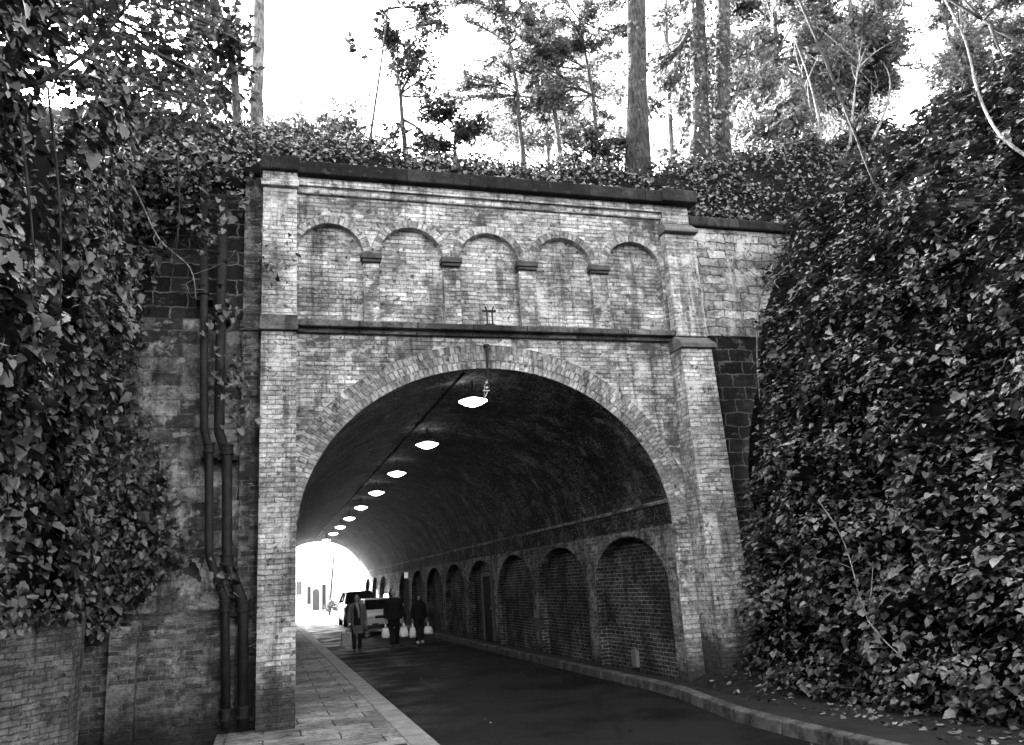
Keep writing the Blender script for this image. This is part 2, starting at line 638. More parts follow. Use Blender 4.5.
w = MB()
A = arch_pts(XC, RA, ZS, RISE, 48)
ZT = 5.08
for (x0, z0), (x1, z1) in zip(A, A[1:]):
    w.quad((x0, YF, z0), (x1, YF, z1), (x1, YF, ZT), (x0, YF, ZT))
w.quad((.25, YF, -.02), (XL, YF, -.02), (XL, YF, ZS), (.25, YF, ZS))
w.quad((.25, YF, ZS), (XL, YF, ZS), (XL, YF, ZT), (.25, YF, ZT))
w.quad((XR, YF, -.02), (6.3, YF, -.02), (6.3, YF, ZS), (XR, YF, ZS))
w.quad((XR, YF, ZS), (6.3, YF, ZS), (6.3, YF, ZT), (XR, YF, ZT))
w.build('wall', M['brick'], portal)

# frieze with blind arches
NI = [(.37, 1.28), (1.50, 2.43), (2.67, 3.58), (3.84, 4.75), (5.01, 5.94)]
ZB, ZN, ZF = 5.20, 6.24, 7.10
fz = MB()
edges = [.2] + [e for n in NI for e in n] + [6.3]
for i in range(0, len(edges), 2):
    fz.quad((edges[i], YF, ZB), (edges[i + 1], YF, ZB), (edges[i + 1], YF, ZF), (edges[i], YF, ZF))
for a, b in NI:
    r = (b - a) / 2
    P_ = arch_pts((a + b) / 2, r, ZN, r * .98, 20)
    for (x0, z0), (x1, z1) in zip(P_, P_[1:]):
        fz.quad((x0, YF, z0), (x1, YF, z1), (x1, YF, ZF), (x0, YF, ZF))
fz.build('frieze', M['brick'], portal)
DN = .11
for a, b in NI:
    r = (b - a) / 2
    P_ = arch_pts((a + b) / 2, r, ZN, r * .98, 20)
    m = MB()
    out = [(a, ZB)] + P_ + [(b, ZB)]
    m.f.append(tuple(range(len(out))))
    m.v += [(x, YF + DN, z) for x, z in out]
    for (x0, z0), (x1, z1) in zip(out, out[1:]):
        m.quad((x0, YF, z0), (x1, YF, z1), (x1, YF + DN, z1), (x0, YF + DN, z0))
    na = m.build('blind_arch', M['brick_niche'], portal)
    # rowlock ring
    m = MB()
    n = 24
    ro = r + .115
    cx = (a + b) / 2
    for i in range(n):
        t0, t1 = PI * i / n, PI * (i + 1) / n
        q = []
        uvv = []
        for (t, rr) in ((t0, r), (t1, r), (t1, ro), (t0, ro)):
            q.append((cx - rr * math.cos(t), YF - .014, ZN + rr * .98 * math.sin(t)))
            uvv.append((rr - r + .003, t * (r + .05)))
        m.quad(*q, uv=uvv)
        i0, i1 = (cx - r * math.cos(t0), ZN + r * .98 * math.sin(t0)), (cx - r * math.cos(t1), ZN + r * .98 * math.sin(t1))
        m.quad((i0[0], YF - .014, i0[1]), (i0[0], YF, i0[1]), (i1[0], YF, i1[1]), (i1[0], YF - .014, i1[1]))
        o0_, o1_ = (cx - ro * math.cos(t0), ZN + ro * .98 * math.sin(t0)), (cx - ro * math.cos(t1), ZN + ro * .98 * math.sin(t1))
        m.quad((o0_[0], YF - .014, o0_[1]), (o1_[0], YF - .014, o1_[1]), (o1_[0], YF, o1_[1]), (o0_[0], YF, o0_[1]))
    m.build('arch_ring', M['brick_ring'], na)
for (a0, b0), (a1, b1) in zip(NI, NI[1:]):
    m = MB()
    m.box(b0 - .035, a1 + .035, YF - .07, YF + DN - .01, ZN - .07, ZN + .012)
    m.box(b0 - .015, a1 + .015, YF - .045, YF + DN - .012, ZN - .115, ZN - .072)
    m.build('impost', M['impost'], portal, bevel=.008)
# main arch ring, three rowlock courses
m = MB()
n = 96
for c in range(3):
    r0, r1 = c * .118, (c + 1) * .118 - .004
    for i in range(n):
        t0, t1 = PI * i / n, PI * (i + 1) / n
        q, uvv = [], []
        for (t, rr) in ((t0, r0), (t1, r0), (t1, r1), (t0, r1)):
            q.append((XC - (RA + rr) * math.cos(t), YF - .02 - .006 * (c % 2), ZS + (RISE + rr) * math.sin(t)))
            uvv.append((rr - r0 + .004 + .235 * c, t * RA * 1.0 + .03 * c))
        m.quad(*q, uv=uvv)
for i in range(n):
    t0, t1 = PI * i / n, PI * (i + 1) / n
    for rr, y0, y1 in ((0, YF - .02, YF + .02), (.35, YF, YF - .02)):
        m.quad(*[(XC - (RA + rr) * math.cos(t), yy, ZS + (RISE + rr) * math.sin(t)) for t, yy in ((t0, y0), (t0, y1), (t1, y1), (t1, y0))])
m.build('main_arch_ring', M['brick_ring'], portal)

m = MB()
m.box(.36, 6.0, YF - .16, YF + .10, 5.115, 5.2)
m.box(.36, 6.0, YF - .06, YF + .08, 5.05, 5.113)
m.build('string_course', M['mould'], portal, bevel=.012)
m = MB()
m.box(.365, 6.03, YF - .05, YF + .45, 7.11, 7.205)
m.box(.365, 6.03, YF - .10, YF + .45, 7.207, 7.325)
m.build('cornice', M['brick_pier'], portal, bevel=.006)
m = MB()
m.box(.365, 6.03, YF - .22, YF + .5, 7.33, 7.53)
m.build('coping', M['coping'], portal, bevel=.02)

# left pilaster
pl = MB()
pl.box(-.09, .362, YF - .13, YF + .3, -.02, 5.03)
pl.box(-.09, .362, YF - .13, YF + .3, 5.26, 7.12)
lp = pl.build('pilaster', M['brick_pier'], portal, bevel=.006)
m = MB()
m.box(-.12, .385, YF - .20, YF + .29, 5.035, 5.10)
m.box(-.11, .375, YF - .17, YF + .29, 5.103, 5.255)
m.build('band', M['mould'], lp, bevel=.012)
m = MB()
m.box(-.12, .385, YF - .20, YF + .31, 7.125, 7.22)
m.box(-.10, .37, YF - .15, YF + .31, 7.222, 7.36)
m.build('cap_course', M['brick_pier'], lp, bevel=.01)
m = MB()
m.box(-.13, .40, YF - .22, YF + .5, 7.365, 7.57)
m.build('cap', M['coping'], lp, bevel=.02)
# narrow return beside it; dark brick paints in the pilaster's shade
m = MB()
m.box(-.33, -.07, YF + .10, YF + .45, -.02, 5.1)
m.box(-.335, -.07, YF + .07, YF + .45, 5.103, 5.2)
m.box(-.33, -.07, YF + .10, YF + .45, 5.203, 7.38)
sp_ = m.build('return_pier', M['brick_dark'], portal)
m = MB()
m.box(-.37, -.135, YF + .02, YF + .5, 7.383, 7.58)
m.build('cap', M['coping'], sp_, bevel=.02)

# right buttress, stepped and weathered
bt = MB()


def batt(mb, x0, x1, yf0, yf1, z0, z1, dx0=0., dx1=0., yb=YF + .3):
    """buttress stage: front leans from yf0 at the foot to yf1 at the top"""
    mb.loft([[(x0 - dx0, yf0, z0), (x1 + dx1, yf0, z0), (x1 + dx1, yb, z0), (x0 - dx0, yb, z0)],
             [(x0, yf1, z1), (x1, yf1, z1), (x1, yb, z1), (x0, yb, z1)]])


batt(bt, 5.94, 6.46, 10.35, 10.50, -.02, 4.86, .02, .05)
batt(bt, 6.0, 6.52, 10.66, 10.70, 5.10, 6.82)
batt(bt, 6.03, 6.50, 10.76, 10.76, 7.03, 7.33)
bo = bt.build('buttress', M['brick_pier'], portal, bevel=.006)
m = MB()
m.loft([[(5.93, 10.44, 4.865), (6.52, 10.44, 4.865), (6.52, 11.1, 4.865), (5.93, 11.1, 4.865)],
        [(5.93, 10.44, 4.93), (6.52, 10.44, 4.93), (6.52, 11.1, 5.09), (5.93, 11.1, 5.09)],
        [(5.96, 10.69, 5.095), (6.52, 10.69, 5.095), (6.52, 11.1, 5.096), (5.96, 11.1, 5.096)]])
m.build('weathering_slope', M['weather'], bo, bevel=.008)
m = MB()
m.loft([[(5.97, 10.60, 6.825), (6.56, 10.60, 6.825), (6.56, 11.1, 6.825), (5.97, 11.1, 6.825)],
        [(5.97, 10.60, 6.87), (6.56, 10.60, 6.87), (6.56, 11.1, 7.0), (5.97, 11.1, 7.0)],
        [(6.0, 10.75, 7.02), (6.52, 10.75, 7.02), (6.52, 11.1, 7.025), (6.0, 11.1, 7.025)]])
m.build('weathering_slope', M['weather'], bo, bevel=.008)
m = MB()
m.box(5.99, 6.6, 10.58, YF + .5, 7.335, 7.545)
m.build('cap', M['coping'], bo, bevel=.02)

# ------------------------------------------------------------------ tunnel bore
YE = 51.0
bore = thing('tunnel_bore', 'long dark brick barrel vault with blind arches along its walls', 'tunnel', (XC, 30, 0))
m = MB()
nA = 36
AP = arch_pts(XC, RA, ZS, RISE, nA)
arc = 0.0
ysv = list(np.linspace(YF + .004, YE, 12))
for (x0, z0), (x1, z1) in zip(AP, AP[1:]):
    d = math.hypot(x1 - x0, z1 - z0)
    for y0, y1 in zip(ysv, ysv[1:]):
        m.quad((x0, y0, z0), (x1, y0, z1), (x1, y1, z1), (x0, y1, z0), uv=[(y0, arc), (y0, arc + d), (y1, arc + d), (y1, arc)])
    arc += d
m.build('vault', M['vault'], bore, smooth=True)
DT = .17
centres = [12.58 + 3.27 * i for i in range(12)]
for side in (0, 1):
    X = XR if side else XL
    sg = 1 if side else -1
    m = MB()
    prev = YF + .004
    for cy in centres:
        a, b = cy - 1.42, cy + 1.42
        m.quad((X, prev, -.02), (X, a, -.02), (X, a, ZS), (X, prev, ZS))
        pts = arch_pts(cy, 1.42, 1.42, .80, 22)
        zt = ZS
        for (p0, z0), (p1, z1) in zip(pts, pts[1:]):
            m.quad((X, p0, z0), (X, p1, z1), (X, p1, zt), (X, p0, zt))
        prev = b
    m.quad((X, prev, -.02), (X, YE, -.02), (X, YE, ZS), (X, prev, ZS))
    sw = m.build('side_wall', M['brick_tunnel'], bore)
    for cy in centres:
        pts = [(cy - 1.42, -.02)] + arch_pts(cy, 1.42, 1.42, .80, 22) + [(cy + 1.42, -.02)]
        m = MB()
        m.v += [(X + sg * DT, p, z) for p, z in pts]
        m.f.append(tuple(range(len(pts))))
        for (p0, z0), (p1, z1) in zip(pts, pts[1:]):
            m.quad((X, p0, z0), (X, p1, z1), (X + sg * DT, p1, z1), (X + sg * DT, p0, z0))
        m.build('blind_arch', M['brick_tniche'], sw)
    m = MB()
    x0, x1 = (X - .045, X + .06) if side else (X - .06, X + .045)
    m.box(x0, x1, YF + .03, YE, 2.60, 2.66)
    m.build('string_course', M['brick_tunnel'], sw, bevel=.01)
# unseen shell added round the bore to keep stray light out
m = MB()
for x_ in (XL - .5, XR + .5):
    m.quad((x_, YF + .03, -.02), (x_, YE, -.02), (x_, YE, 5.0), (x_, YF + .03, 5.0))
m.quad((XL - .5, YF + .03, 5.0), (XR + .5, YF + .03, 5.0), (XR + .5, YE, 5.0), (XL - .5, YE, 5.0))
m.build('light_seal_shell', M['brick_dark'], bore)
# open doorway in the fourth arch, its dark painted as a near-black panel
dr = MB()
dr.box(XR + .10, XR + .14, 21.55, 22.45, .12, 1.78)
d_ = dr.build('door', M['dark_hole'], bore)
m = MB()
m.box(XR + .06, XR + .16, 21.45, 21.545, .12, 1.86)
m.box(XR + .06, XR + .16, 22.455, 22.55, .12, 1.86)
m.box(XR + .06, XR + .16, 21.547, 22.453, 1.785, 1.86)
m.build('door_frame', M['frame_pale'], d_, bevel=.01)
m = MB()
m.ell((XR + .09, 21.68, .95), (.02, .025, .025), 8, 6)
m.build('handle', M['steel'], d_)
# hill-side head wall round the far mouth
m = MB()
for (x0, z0), (x1, z1) in zip(AP, AP[1:]):
    m.quad((x0, YE, z0), (x1, YE, z1), (x1, YE, 7.4), (x0, YE, 7.4))
m.quad((-4, YE, -.02), (XL, YE, -.02), (XL, YE, 7.4), (-4, YE, 7.4))
m.quad((XR, YE, -.02), (10, YE, -.02), (10, YE, 7.4), (XR, YE, 7.4))
m.build('far_headwall', M['brick'], bore)

m = MB()
m.box(XR + .10, XR + .168, 12.78, 12.96, .15, .42)
mb_ = m.build('meter_box', M['box'], bevel=.01)
tag(mb_, 'small pale box low on the tunnel wall in the nearest blind arch', 'meter box')
m = MB()
m.box(XR - .03, XR - .004, 34.3, 35.3, 1.98, 2.22)
tag(m.build('wall_sign', M['plate'], bevel=.008), 'small blank white plate on the tunnel wall above the hooded walker', 'sign')

# ------------------------------------------------------------------ tunnel lamps
LY = [11.55, 15.3, 19.3, 23.2, 27.3, 31.4, 35.5, 39.4, 44.2, 49.4]
ordn = ['nearest, at the tunnel mouth by the dangling cable', 'second', 'third', 'fourth', 'fifth', 'sixth', 'seventh', 'eighth', 'ninth', 'tenth and farthest']
LZ, LX = 4.27, 2.95


def lathe(mb, c, prof, n=24):
    rings = [[(c[0] + r * math.cos(2 * PI * j / n), c[1] + r * math.sin(2 * PI * j / n), c[2] + z) for j in range(n)] for r, z in prof]
    return mb.loft(rings)


def lamp(loc, label):
    t = thing('tunnel_lamp', label, 'lamp', loc, 'round lamps along the tunnel crown')
    m = MB()
    lathe(m, loc, [(.012, -.078), (.07, -.07), (.14, -.042), (.19, -.014), (.215, .0)])
    m.build('diffuser', M['lamp'], t, smooth=True)
    m = MB()
    lathe(m, loc, [(.214, .002), (.17, .022), (.10, .045), (.045, .058)])
    m.build('upper_diffuser', M['lamp_top'], t, smooth=True)
    m = MB()
    lathe(m, loc, [(.05, .056), (.055, .06), (.05, .085), (.03, .10), (.02, .11)])
    m.build('housing', M['iron'], t, smooth=True)
    m = MB()
    crown = ZS + RISE * math.sqrt(max(0, 1 - ((loc[0] - XC) / RA) ** 2)) - .005
    m.tube([(loc[0], loc[1], loc[2] + .07), (loc[0], loc[1], crown)], .016, 8)
    m.build('stem', M['iron'], t)
    return t


def dup(root, loc, label):
    r = root.copy()
    COL.objects.link(r)
    r.location = loc
    r['label'] = label
    for ch in list(root.children):
        c = ch.copy()
        COL.objects.link(c)
        c.parent = r
    return r


lamp0 = lamp((LX, LY[0], LZ), 'glowing round tunnel lamp, nearest of the row, at the portal crown')
for i in range(1, 10):
    dup(lamp0, (LX + .012 * i, LY[i], LZ - .004 * i), 'glowing round tunnel lamp, %s in the row counted from the portal' % ordn[i])
# conduit joining the lamps along the crown
m = MB()
m.tube([(LX - .25, 11.0, 4.56), (LX - .25, 30, 4.56), (LX - .25, 50.5, 4.56)], .02, 8)
tag(m.build('cable_conduit', M['iron'], smooth=True), 'black conduit running along the tunnel crown beside the lamps', 'conduit')
# bracket with cable on the portal above the first lamp
b1 = at(487, 345, YF - .1)
t = thing('lamp_bracket', 'small iron hook bracket with dangling cable above the main arch crown', 'bracket', (b1[0], YF - .03, b1[2] - .5))
m = MB()
m.tube([(b1[0], YF - .04, b1[2]), (b1[0], YF - .06, b1[2] - .12), (b1[0], YF - .06, b1[2] - .62)], [.03, .018, .012], 8)
m.box(b1[0] - .035, b1[0] + .035, YF - .09, YF - .018, b1[2] - .01, b1[2] + .02)
m.build('bracket_arm', M['iron'], t)
m = MB()
e = at(487, 388, YF + .1)
m.tube([(b1[0], YF - .06, b1[2] - .5), (b1[0] - .05, YF - .02, b1[2] - .58), (b1[0] - .03, YF + .1, b1[2] - .75), (b1[0] + .06, YF + .2, e[2] - .02),
        (b1[0] + .03, YF + .45, e[2] - .12), (LX + .18, LY[0] - .05, LZ + .02)], .009, 6)
for zz in (.55, .62):
    m.ell((b1[0] - .03, YF - .07, b1[2] - zz), (.025, .02, .018), 8, 6)
m.box(b1[0] - .09, b1[0] + .01, YF - .08, YF - .05, b1[2] - .67, b1[2] - .655)
m.build('cable', M['steel'], t)
# iron fitting standing on the string course under the middle arch
f1 = at(490, 322, YF - .05)
t = thing('iron_fitting', 'rusted iron twin-rod fitting standing on the ledge under the middle blind arch', 'fitting', (f1[0], YF - .05, 5.2))
m = MB()
for dx in (-.035, .045):
    m.tube([(f1[0] + dx, YF - .03, 5.2), (f1[0] + dx, YF - .03, 5.46), (f1[0] + dx * 1.6, YF - .03, 5.52)], .012, 6)
m.build('rod', M['iron_mid'], t)
m = MB()
m.box(f1[0] - .075, f1[0] + .075, YF - .07, YF + .02, 5.203, 5.25)
m.build('base_plate', M['iron'], t, bevel=.008)
m = MB()
m.box(f1[0] - .1, f1[0] + .1, YF - .05, YF - .01, 5.44, 5.465)
m.build('crossbar', M['iron_mid'], t)

# ------------------------------------------------------------------ flank walls
YW = 11.12
lw = thing('retaining_wall', 'tall dark stone retaining wall behind the two drainpipes', 'wall', (-1.4, YW, 0))
m = MB()
m.box(-4.5, -.335, YW, YW + .5, 5.3, 7.22)
m.build('upper_blocks', M['block_dark'], lw)
m = MB()
m.box(-4.5, -.335, YW - .01, YW + .5, 1.52, 5.297)
m.build('middle_blocks', M['block_mid'], lw)
m = MB()
m.box(-4.5, -.335, YW - .16, YW + .5, -.02, 1.45)
m.loft([[(-4.5, YW - .16, 1.453), (-.335, YW - .16, 1.453), (-.335, YW + .4, 1.453), (-4.5, YW + .4, 1.453)],
        [(-4.5, YW - .02, 1.517), (-.335, YW - .02, 1.517), (-.335, YW + .4, 1.518), (-4.5, YW + .4, 1.518)]])
m.build('brick_plinth', M['brick_dark'], lw)
m = MB()
m.box(-4.5, -.38, YW - .12, YW + .5, 7.225, 7.42)
m.build('coping', M['coping'], lw, bevel=.03)

rw = thing('retaining_wall', 'pale rubble wall beside the stepped buttress, running into the ivy bank', 'wall', (7.8, YW, 0))
m = MB()
m.box(6.2, 10.5, YW - .05, YW + .5, 5.25, 7.13)
m.build('upper_rubble', M['rubble'], rw)
m = MB()
m.box(6.2, 10.5, YW - .02, YW + .5, -.02, 5.247)
m.build('dark_blocks', M['block_dark'], rw)
m = MB()
m.box(6.61, 10.5, YW - .14, YW + .5, 7.135, 7.31)
m.build('coping', M['coping'], rw, bevel=.03)

# low brick wall with end pier on the left, in front of the ivy
lb = thing('brick_wall', 'low worn brick wall with a square end pier at lower left under the ivy', 'wall', (-1.95, 8.5, 0))
m = MB()


def skew(m_, z0, z1, o_=0.0, th=.35):
    a_, b_ = np.array((-1.98, 10.05)), np.array((-4.5, 6.25))
    d_ = (b_ - a_) / np.linalg.norm(b_ - a_)
    n_ = np.array((-d_[1], d_[0])) * (1 if -d_[1] > 0 else -1)
    q = [a_ + n_ * o_, b_ + n_ * o_, b_ - n_ * th, a_ - n_ * th]
    m_.loft([[(x_, y_, z0) for x_, y_ in q], [(x_, y_, z1) for x_, y_ in q]])


skew(m, -.02, 1.50)
m.build('wall', M['brick_left'], lb)
m = MB()
m.box(-2.42, -1.93, 9.95, 10.55, -.02, 1.56)
m.build('pier', M['brick_left'], lb, bevel=.012)
m = MB()
skew(m, 1.503, 1.60, .04, .39)
m.build('coping', M['brick_dark'], lb, bevel=.02)
m = MB()
m.box(-1.72, -1.42, YW - .34, YW - .165, -.02, 1.40)
tag(m.build('brick_pier', M['brick_dark'], bevel=.012), 'short dark brick pier against the plinth between low wall and drainpipes', 'pier')

# ------------------------------------------------------------------ drainpipes
def pipe(label, pts, r, collars):
    p3 = [at(px, py, YW - .27) for px, py in pts]
    p3 = [np.array((p[0], p[1] - dy, p[2])) for p, (_, _), dy in zip(p3, pts, [0] * len(pts))]
    t = thing('drainpipe', label, 'drainpipe', (p3[-1][0], p3[-1][1], .1), 'cast iron drainpipes on the stone wall')
    m = MB()
    fine = []
    for a, b in zip(p3, p3[1:]):
        fine += [a + (b - a) * .04, b - (b - a) * .04]
    fine[0], fine[-1] = p3[0], p3[-1]
    m.tube(fine, r, 14)
    m.build('pipe', M['iron_mid'], t, smooth=True)
    for px, py in collars:
        c = at(px, py, YW - .27)
        m = MB()
        lathe(m, c, [(r + .004, -.07), (r + .022, -.066), (r + .022, -.04), (r + .012, -.036), (r + .012, .036), (r + .024, .04), (r + .024, .066), (r + .004, .07)], 16)
        m.build('collar', M['iron'], t)
    for px, py in collars:
        c = at(px, py + 8, YW - .27)
        m = MB()
        m.box(c[0] - r - .05, c[0] + r + .05, c[1] + .02, c[1] + .30, c[2] - .02, c[2] + .02)
        m.build('wall_bracket', M['iron'], t)
    return t


pipe('thinner iron drainpipe, the left of the pair beside the portal',
     [(204, 165), (204, 428), (209, 452), (209, 556), (225, 601), (226, 728)], .052, [(204, 290), (209, 448), (225, 606), (226, 715)])
pipe('thicker iron drainpipe, the right of the pair beside the portal',
     [(223, 196), (219, 432), (227, 456), (227, 562), (243, 602), (243, 728)], .064, [(221, 310), (227, 450), (227, 560), (243, 606), (243, 712)])

# ------------------------------------------------------------------ hill and banks
def hill_h(x, y):
    d = y - 11.3
    base = 7.30 + 1.95 * (1 - math.exp(-max(d, 0) / .9))
    base += .10 * math.sin(x * 1.3 + y) + .08 * math.sin(x * 2.9 - y * 1.7)
    base += .9 * max(0, min(1, (x - 6.5) / 3.0)) * max(0, min(1, d / 1.0))
    base += 1.2 * max(0, min(1, (1.5 - x) / 3.0)) * max(0, min(1, (d - 1.0) / 2.5))
    return base


m = MB()
xs = np.arange(-24, 34.1, .6)
ysh = np.concatenate([np.arange(11.3, 15, .4), np.arange(15, 51.1, 3)])
ysh[-1] = 51.0
b0 = len(m.v)
for yv in ysh:
    for xv in xs:
        m.v.append((xv, yv, hill_h(xv, yv)))
nx = len(xs)
for j in range(len(ysh) - 1):
    for i in range(nx - 1):
        a = j * nx + i
        m.f.append((a, a + 1, a + nx + 1, a + nx))
struct(m.build('hill', M['hillsoil'], smooth=True))

RB = [(7.0, 0), (6.85, 4), (6.5, 6.3), (6.3, 7.2), (6.22, 8.4), (6.22, 9.5), (6.62, 10.6), (6.85, 11.4)]
PROF = [(0, .08), (.10, 1.0), (.34, 2.5), (.62, 4.0), (1.05, 5.2), (1.75, 6.5), (2.5, 7.3), (3.6, 7.9), (6, 8.4), (12, 9.2)]


def rb_x(y):
    for (x0, y0), (x1, y1) in zip(RB, RB[1:]):
        if y0 <= y <= y1:
            return x0 + (x1 - x0) * (y - y0) / (y1 - y0)
    return RB[0][0] if y < 0 else RB[-1][0]


def bank_pt(y, s):
    i = min(int(s), len(PROF) - 2)
    f = s - i
    dx = PROF[i][0] + (PROF[i + 1][0] - PROF[i][0]) * f
    z = PROF[i][1] + (PROF[i + 1][1] - PROF[i][1]) * f
    wob = .12 * math.sin(y * 1.7 + z * .9) + .10 * math.sin(y * 3.3 - z * 2.1)
    return np.array((rb_x(y) + dx + wob * min(1, z), y, z))


m = MB()
ysb = list(np.arange(-8, 11.41, .5))
ss = list(np.arange(0, len(PROF) - 1 + .01, .34))
for yv in ysb:
    for s in ss:
        m.v.append(tuple(bank_pt(yv, s)))
ns = len(ss)
for j in range(len(ysb) - 1):
    for i in range(ns - 1):
        a = j * ns + i
        m.f.append((a, a + ns, a + ns + 1, a + 1))
struct(m.build('bank', M['hillsoil'], smooth=True))

m = MB()
m.box(-20, -2.36, -8, 11.1, 1.63, 6.6)
m.box(-20, -3.9, -8, 11.1, -.02, 1.627)
m.loft([[(-20, -8, 6.603), (-2.36, -8, 6.603), (-2.36, 11.1, 6.603), (-20, 11.1, 6.603)], [(-20, -8, 8), (-3.6, -8, 7.3), (-3.6, 11.1, 7.3), (-20, 11.1, 8)]])
struct(m.build('bank', M['hillsoil']))
# heap of soil where the bank meets the buttress
m = MB()
nn = 26
for i in range(nn):
    for j in range(nn):
        u_, v_ = i / (nn - 1), j / (nn - 1)
        x_, y_ = 5.30 + 1.5 * u_, 8.2 + 2.5 * v_
        h_ = .11 + .42 * max(0, u_ - .12) ** 1.1 + .05 * math.sin(9 * u_ + 5 * v_) * math.sin(8 * v_) * u_
        h_ = .05 + (h_ - .05) * min(1, v_ * 2.6) if v_ < .4 else h_
        if u_ == 0:
            h_ = .05
        m.v.append((x_, y_, h_))
for i in range(nn - 1):
    for j in range(nn - 1):
        a = i * nn + j
        m.f.append((a, a + nn, a + nn + 1, a + 1))
struct(m.build('soil', M['soil'], smooth=True))

# ------------------------------------------------------------------ ivy
def surf_leaves(P, N, size, up=.55, jit=.45, thick=.2):
    n = len(P)
    N = N / np.linalg.norm(N, axis=1, keepdims=True)
    P = P + N * (rng.random((n, 1)) ** 1.2 * thick)
    NN = N * (1 - up) + np.array([0, 0, up]) + rng.normal(size=(n, 3)) * jit
    T = np.array([0, 0, -1.]) + rng.normal(size=(n, 3)) * .55 + N * .5
    return P, NN, T, size


# right bank
P, N = [], []
NR = 58000
yy = rng.uniform(1.5, 11.2, NR * 2)
sv = rng.uniform(0, 8.3, NR * 2)
keep = 0
for a, s in zip(yy, sv):
    if s > 7 and random.random() < .3:
        continue
    if s < 1.0 and random.random() < .45:
        continue
    p = bank_pt(a, s)
    if a > 9.3 and s < 7 and random.random() < (a - 9.3) / (1.3 if p[2] < 6 else 2.2):
        continue
    q = bank_pt(a, min(s + .15, 8.9)) - p
    r_ = bank_pt(a + .1, s) - p
    nrm = np.cross(q, r_)
    nrm /= np.linalg.norm(nrm)
    if nrm[0] > 0:
        nrm = -nrm
    P.append(p)
    N.append(nrm)
P, N = np.array(P), np.array(N)
cl = vnoise(P, 2.6, 3)
k_ = (cl > -.8) | (rng.random(len(P)) < .3)
P, N, cl = P[k_], N[k_], cl[k_]
P = P + N * (np.clip(cl, -.6, 1)[:, None] * .22)
sz = (.032 + .07 * rng.random(len(P)) ** 1.6) * (1 + .5 * (rng.random(len(P)) < .1))
o = leaves('ivy_cover', *surf_leaves(P, N, sz, .74, .30, .26), M['ivy_r'])
tag(o, 'dense ivy blanketing the steep bank on the right of the road', 'ivy', kind='stuff')

# crest behind the portal coping
n = 34000
X_ = rng.uniform(-3, 12, n)
Y_ = 11.15 + rng.random(n) ** 1.3 * 3.6
Z_ = np.array([hill_h(a, max(b, 11.3)) for a, b in zip(X_, Y_)])
P = np.stack([X_, Y_, Z_], 1)
cl = vnoise(P, 1.9, 8)
P[:, 2] += np.clip(cl, -.3, 1) * .12 + rng.random(n) ** 2 * .22 - .05
k_ = cl > -.7
P = P[k_]
N = np.tile(np.array([[0, -.6, .8]]), (len(P), 1))
o = leaves('ivy_cover', *surf_leaves(P, N, rng.uniform(.04, .085, len(P)), .4, .5, .1), M['ivy_top'])
tag(o, 'low ivy and leaf litter covering the crest above the portal coping', 'ivy', kind='stuff')

# left bank: hanging curtain over the side wall and round the corner
P, N = [], []
n = 26000
for i in range(n):
    y_ = rng.uniform(3.0, 10.7)
    z_ = 1.5 + rng.random() * (5.6 if y_ > 8 else 4.9)
    bulge = .28 + .22 * math.sin(y_ * 1.9 + z_) + .18 * math.sin(z_ * 2.3 - y_)
    x_ = -2.25 + max(0, bulge) * (.9 if y_ < 8.5 else .9 - .28 * (y_ - 8.5)) + .05 * (z_ - 1.5)
    if z_ < 2.2 and rng.random() < .6:
        continue
    P.append((x_, y_, z_))
    N.append((1, -.35, .1))
bnd = [(1.3, -1.75), (1.6, -1.5), (2.2, -1.1), (3.0, -1.15), (4.0, -1.5), (5.5, -1.7), (6.3, -1.4), (7.0, -.9), (7.5, -.5)]
for i in range(15000):
    z_ = rng.uniform(1.3, 7.5)
    for (za, xa), (zb, xb) in zip(bnd, bnd[1:]):
        if za <= z_ <= zb:
            lim = xa + (xb - xa) * (z_ - za) / (zb - za)
    x_ = -2.3 + rng.random() * (lim + 2.3 + .12 * rng.normal())
    fade = (lim - x_) / .45
    if rng.random() > .35 + fade:
        continue
    P.append((x_, YW - .02 - .25 * max(0, min(1, fade)) * rng.random(), z_))
    N.append((.35, -1, .1))
# sprays trailing over the wall head and across the pipes
for i in range(750):
    p = at(rng.uniform(140, 250), 150 + 75 * rng.random() ** 1.8, YW - .1 - .3 * rng.random())
    P.append(tuple(p))
    N.append((.2, -1, .3))
for cx_, cy_, rr_, q_ in ((205, 240, 16, 90), (222, 312, 14, 60), (228, 380, 22, 80), (272, 268, 20, 60), (236, 420, 12, 40), (222, 585, 15, 110), (190, 560, 24, 120), (205, 330, 12, 40)):
    for i in range(q_):
        p = at(cx_ + rr_ * rng.normal() * .6, cy_ + rr_ * rng.normal() * .6, (YW - .36 if cx_ < 262 else YF - .2) - .06 * rng.random())
        P.append(tuple(p))
        N.append((.2, -1, .3))
P, N = np.array(P), np.array(N, float)
cl = vnoise(P, 2.4, 5)
k_ = (cl > -.25) | (rng.random(len(P)) < .2)
P, N, cl = P[k_], N[k_], cl[k_]
N /= np.linalg.norm(N, axis=1, keepdims=True)
P = P + N * np.clip(cl, -.4, 1)[:, None] * .16
sz = (.035 + .075 * rng.random(len(P)) ** 1.5) * np.where(rng.random(len(P)) < .08, 1.7, 1)
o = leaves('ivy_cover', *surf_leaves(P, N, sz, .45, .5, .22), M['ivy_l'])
tag(o, 'dark glossy ivy curtain hanging over the left wall and its corner', 'ivy', kind='stuff')

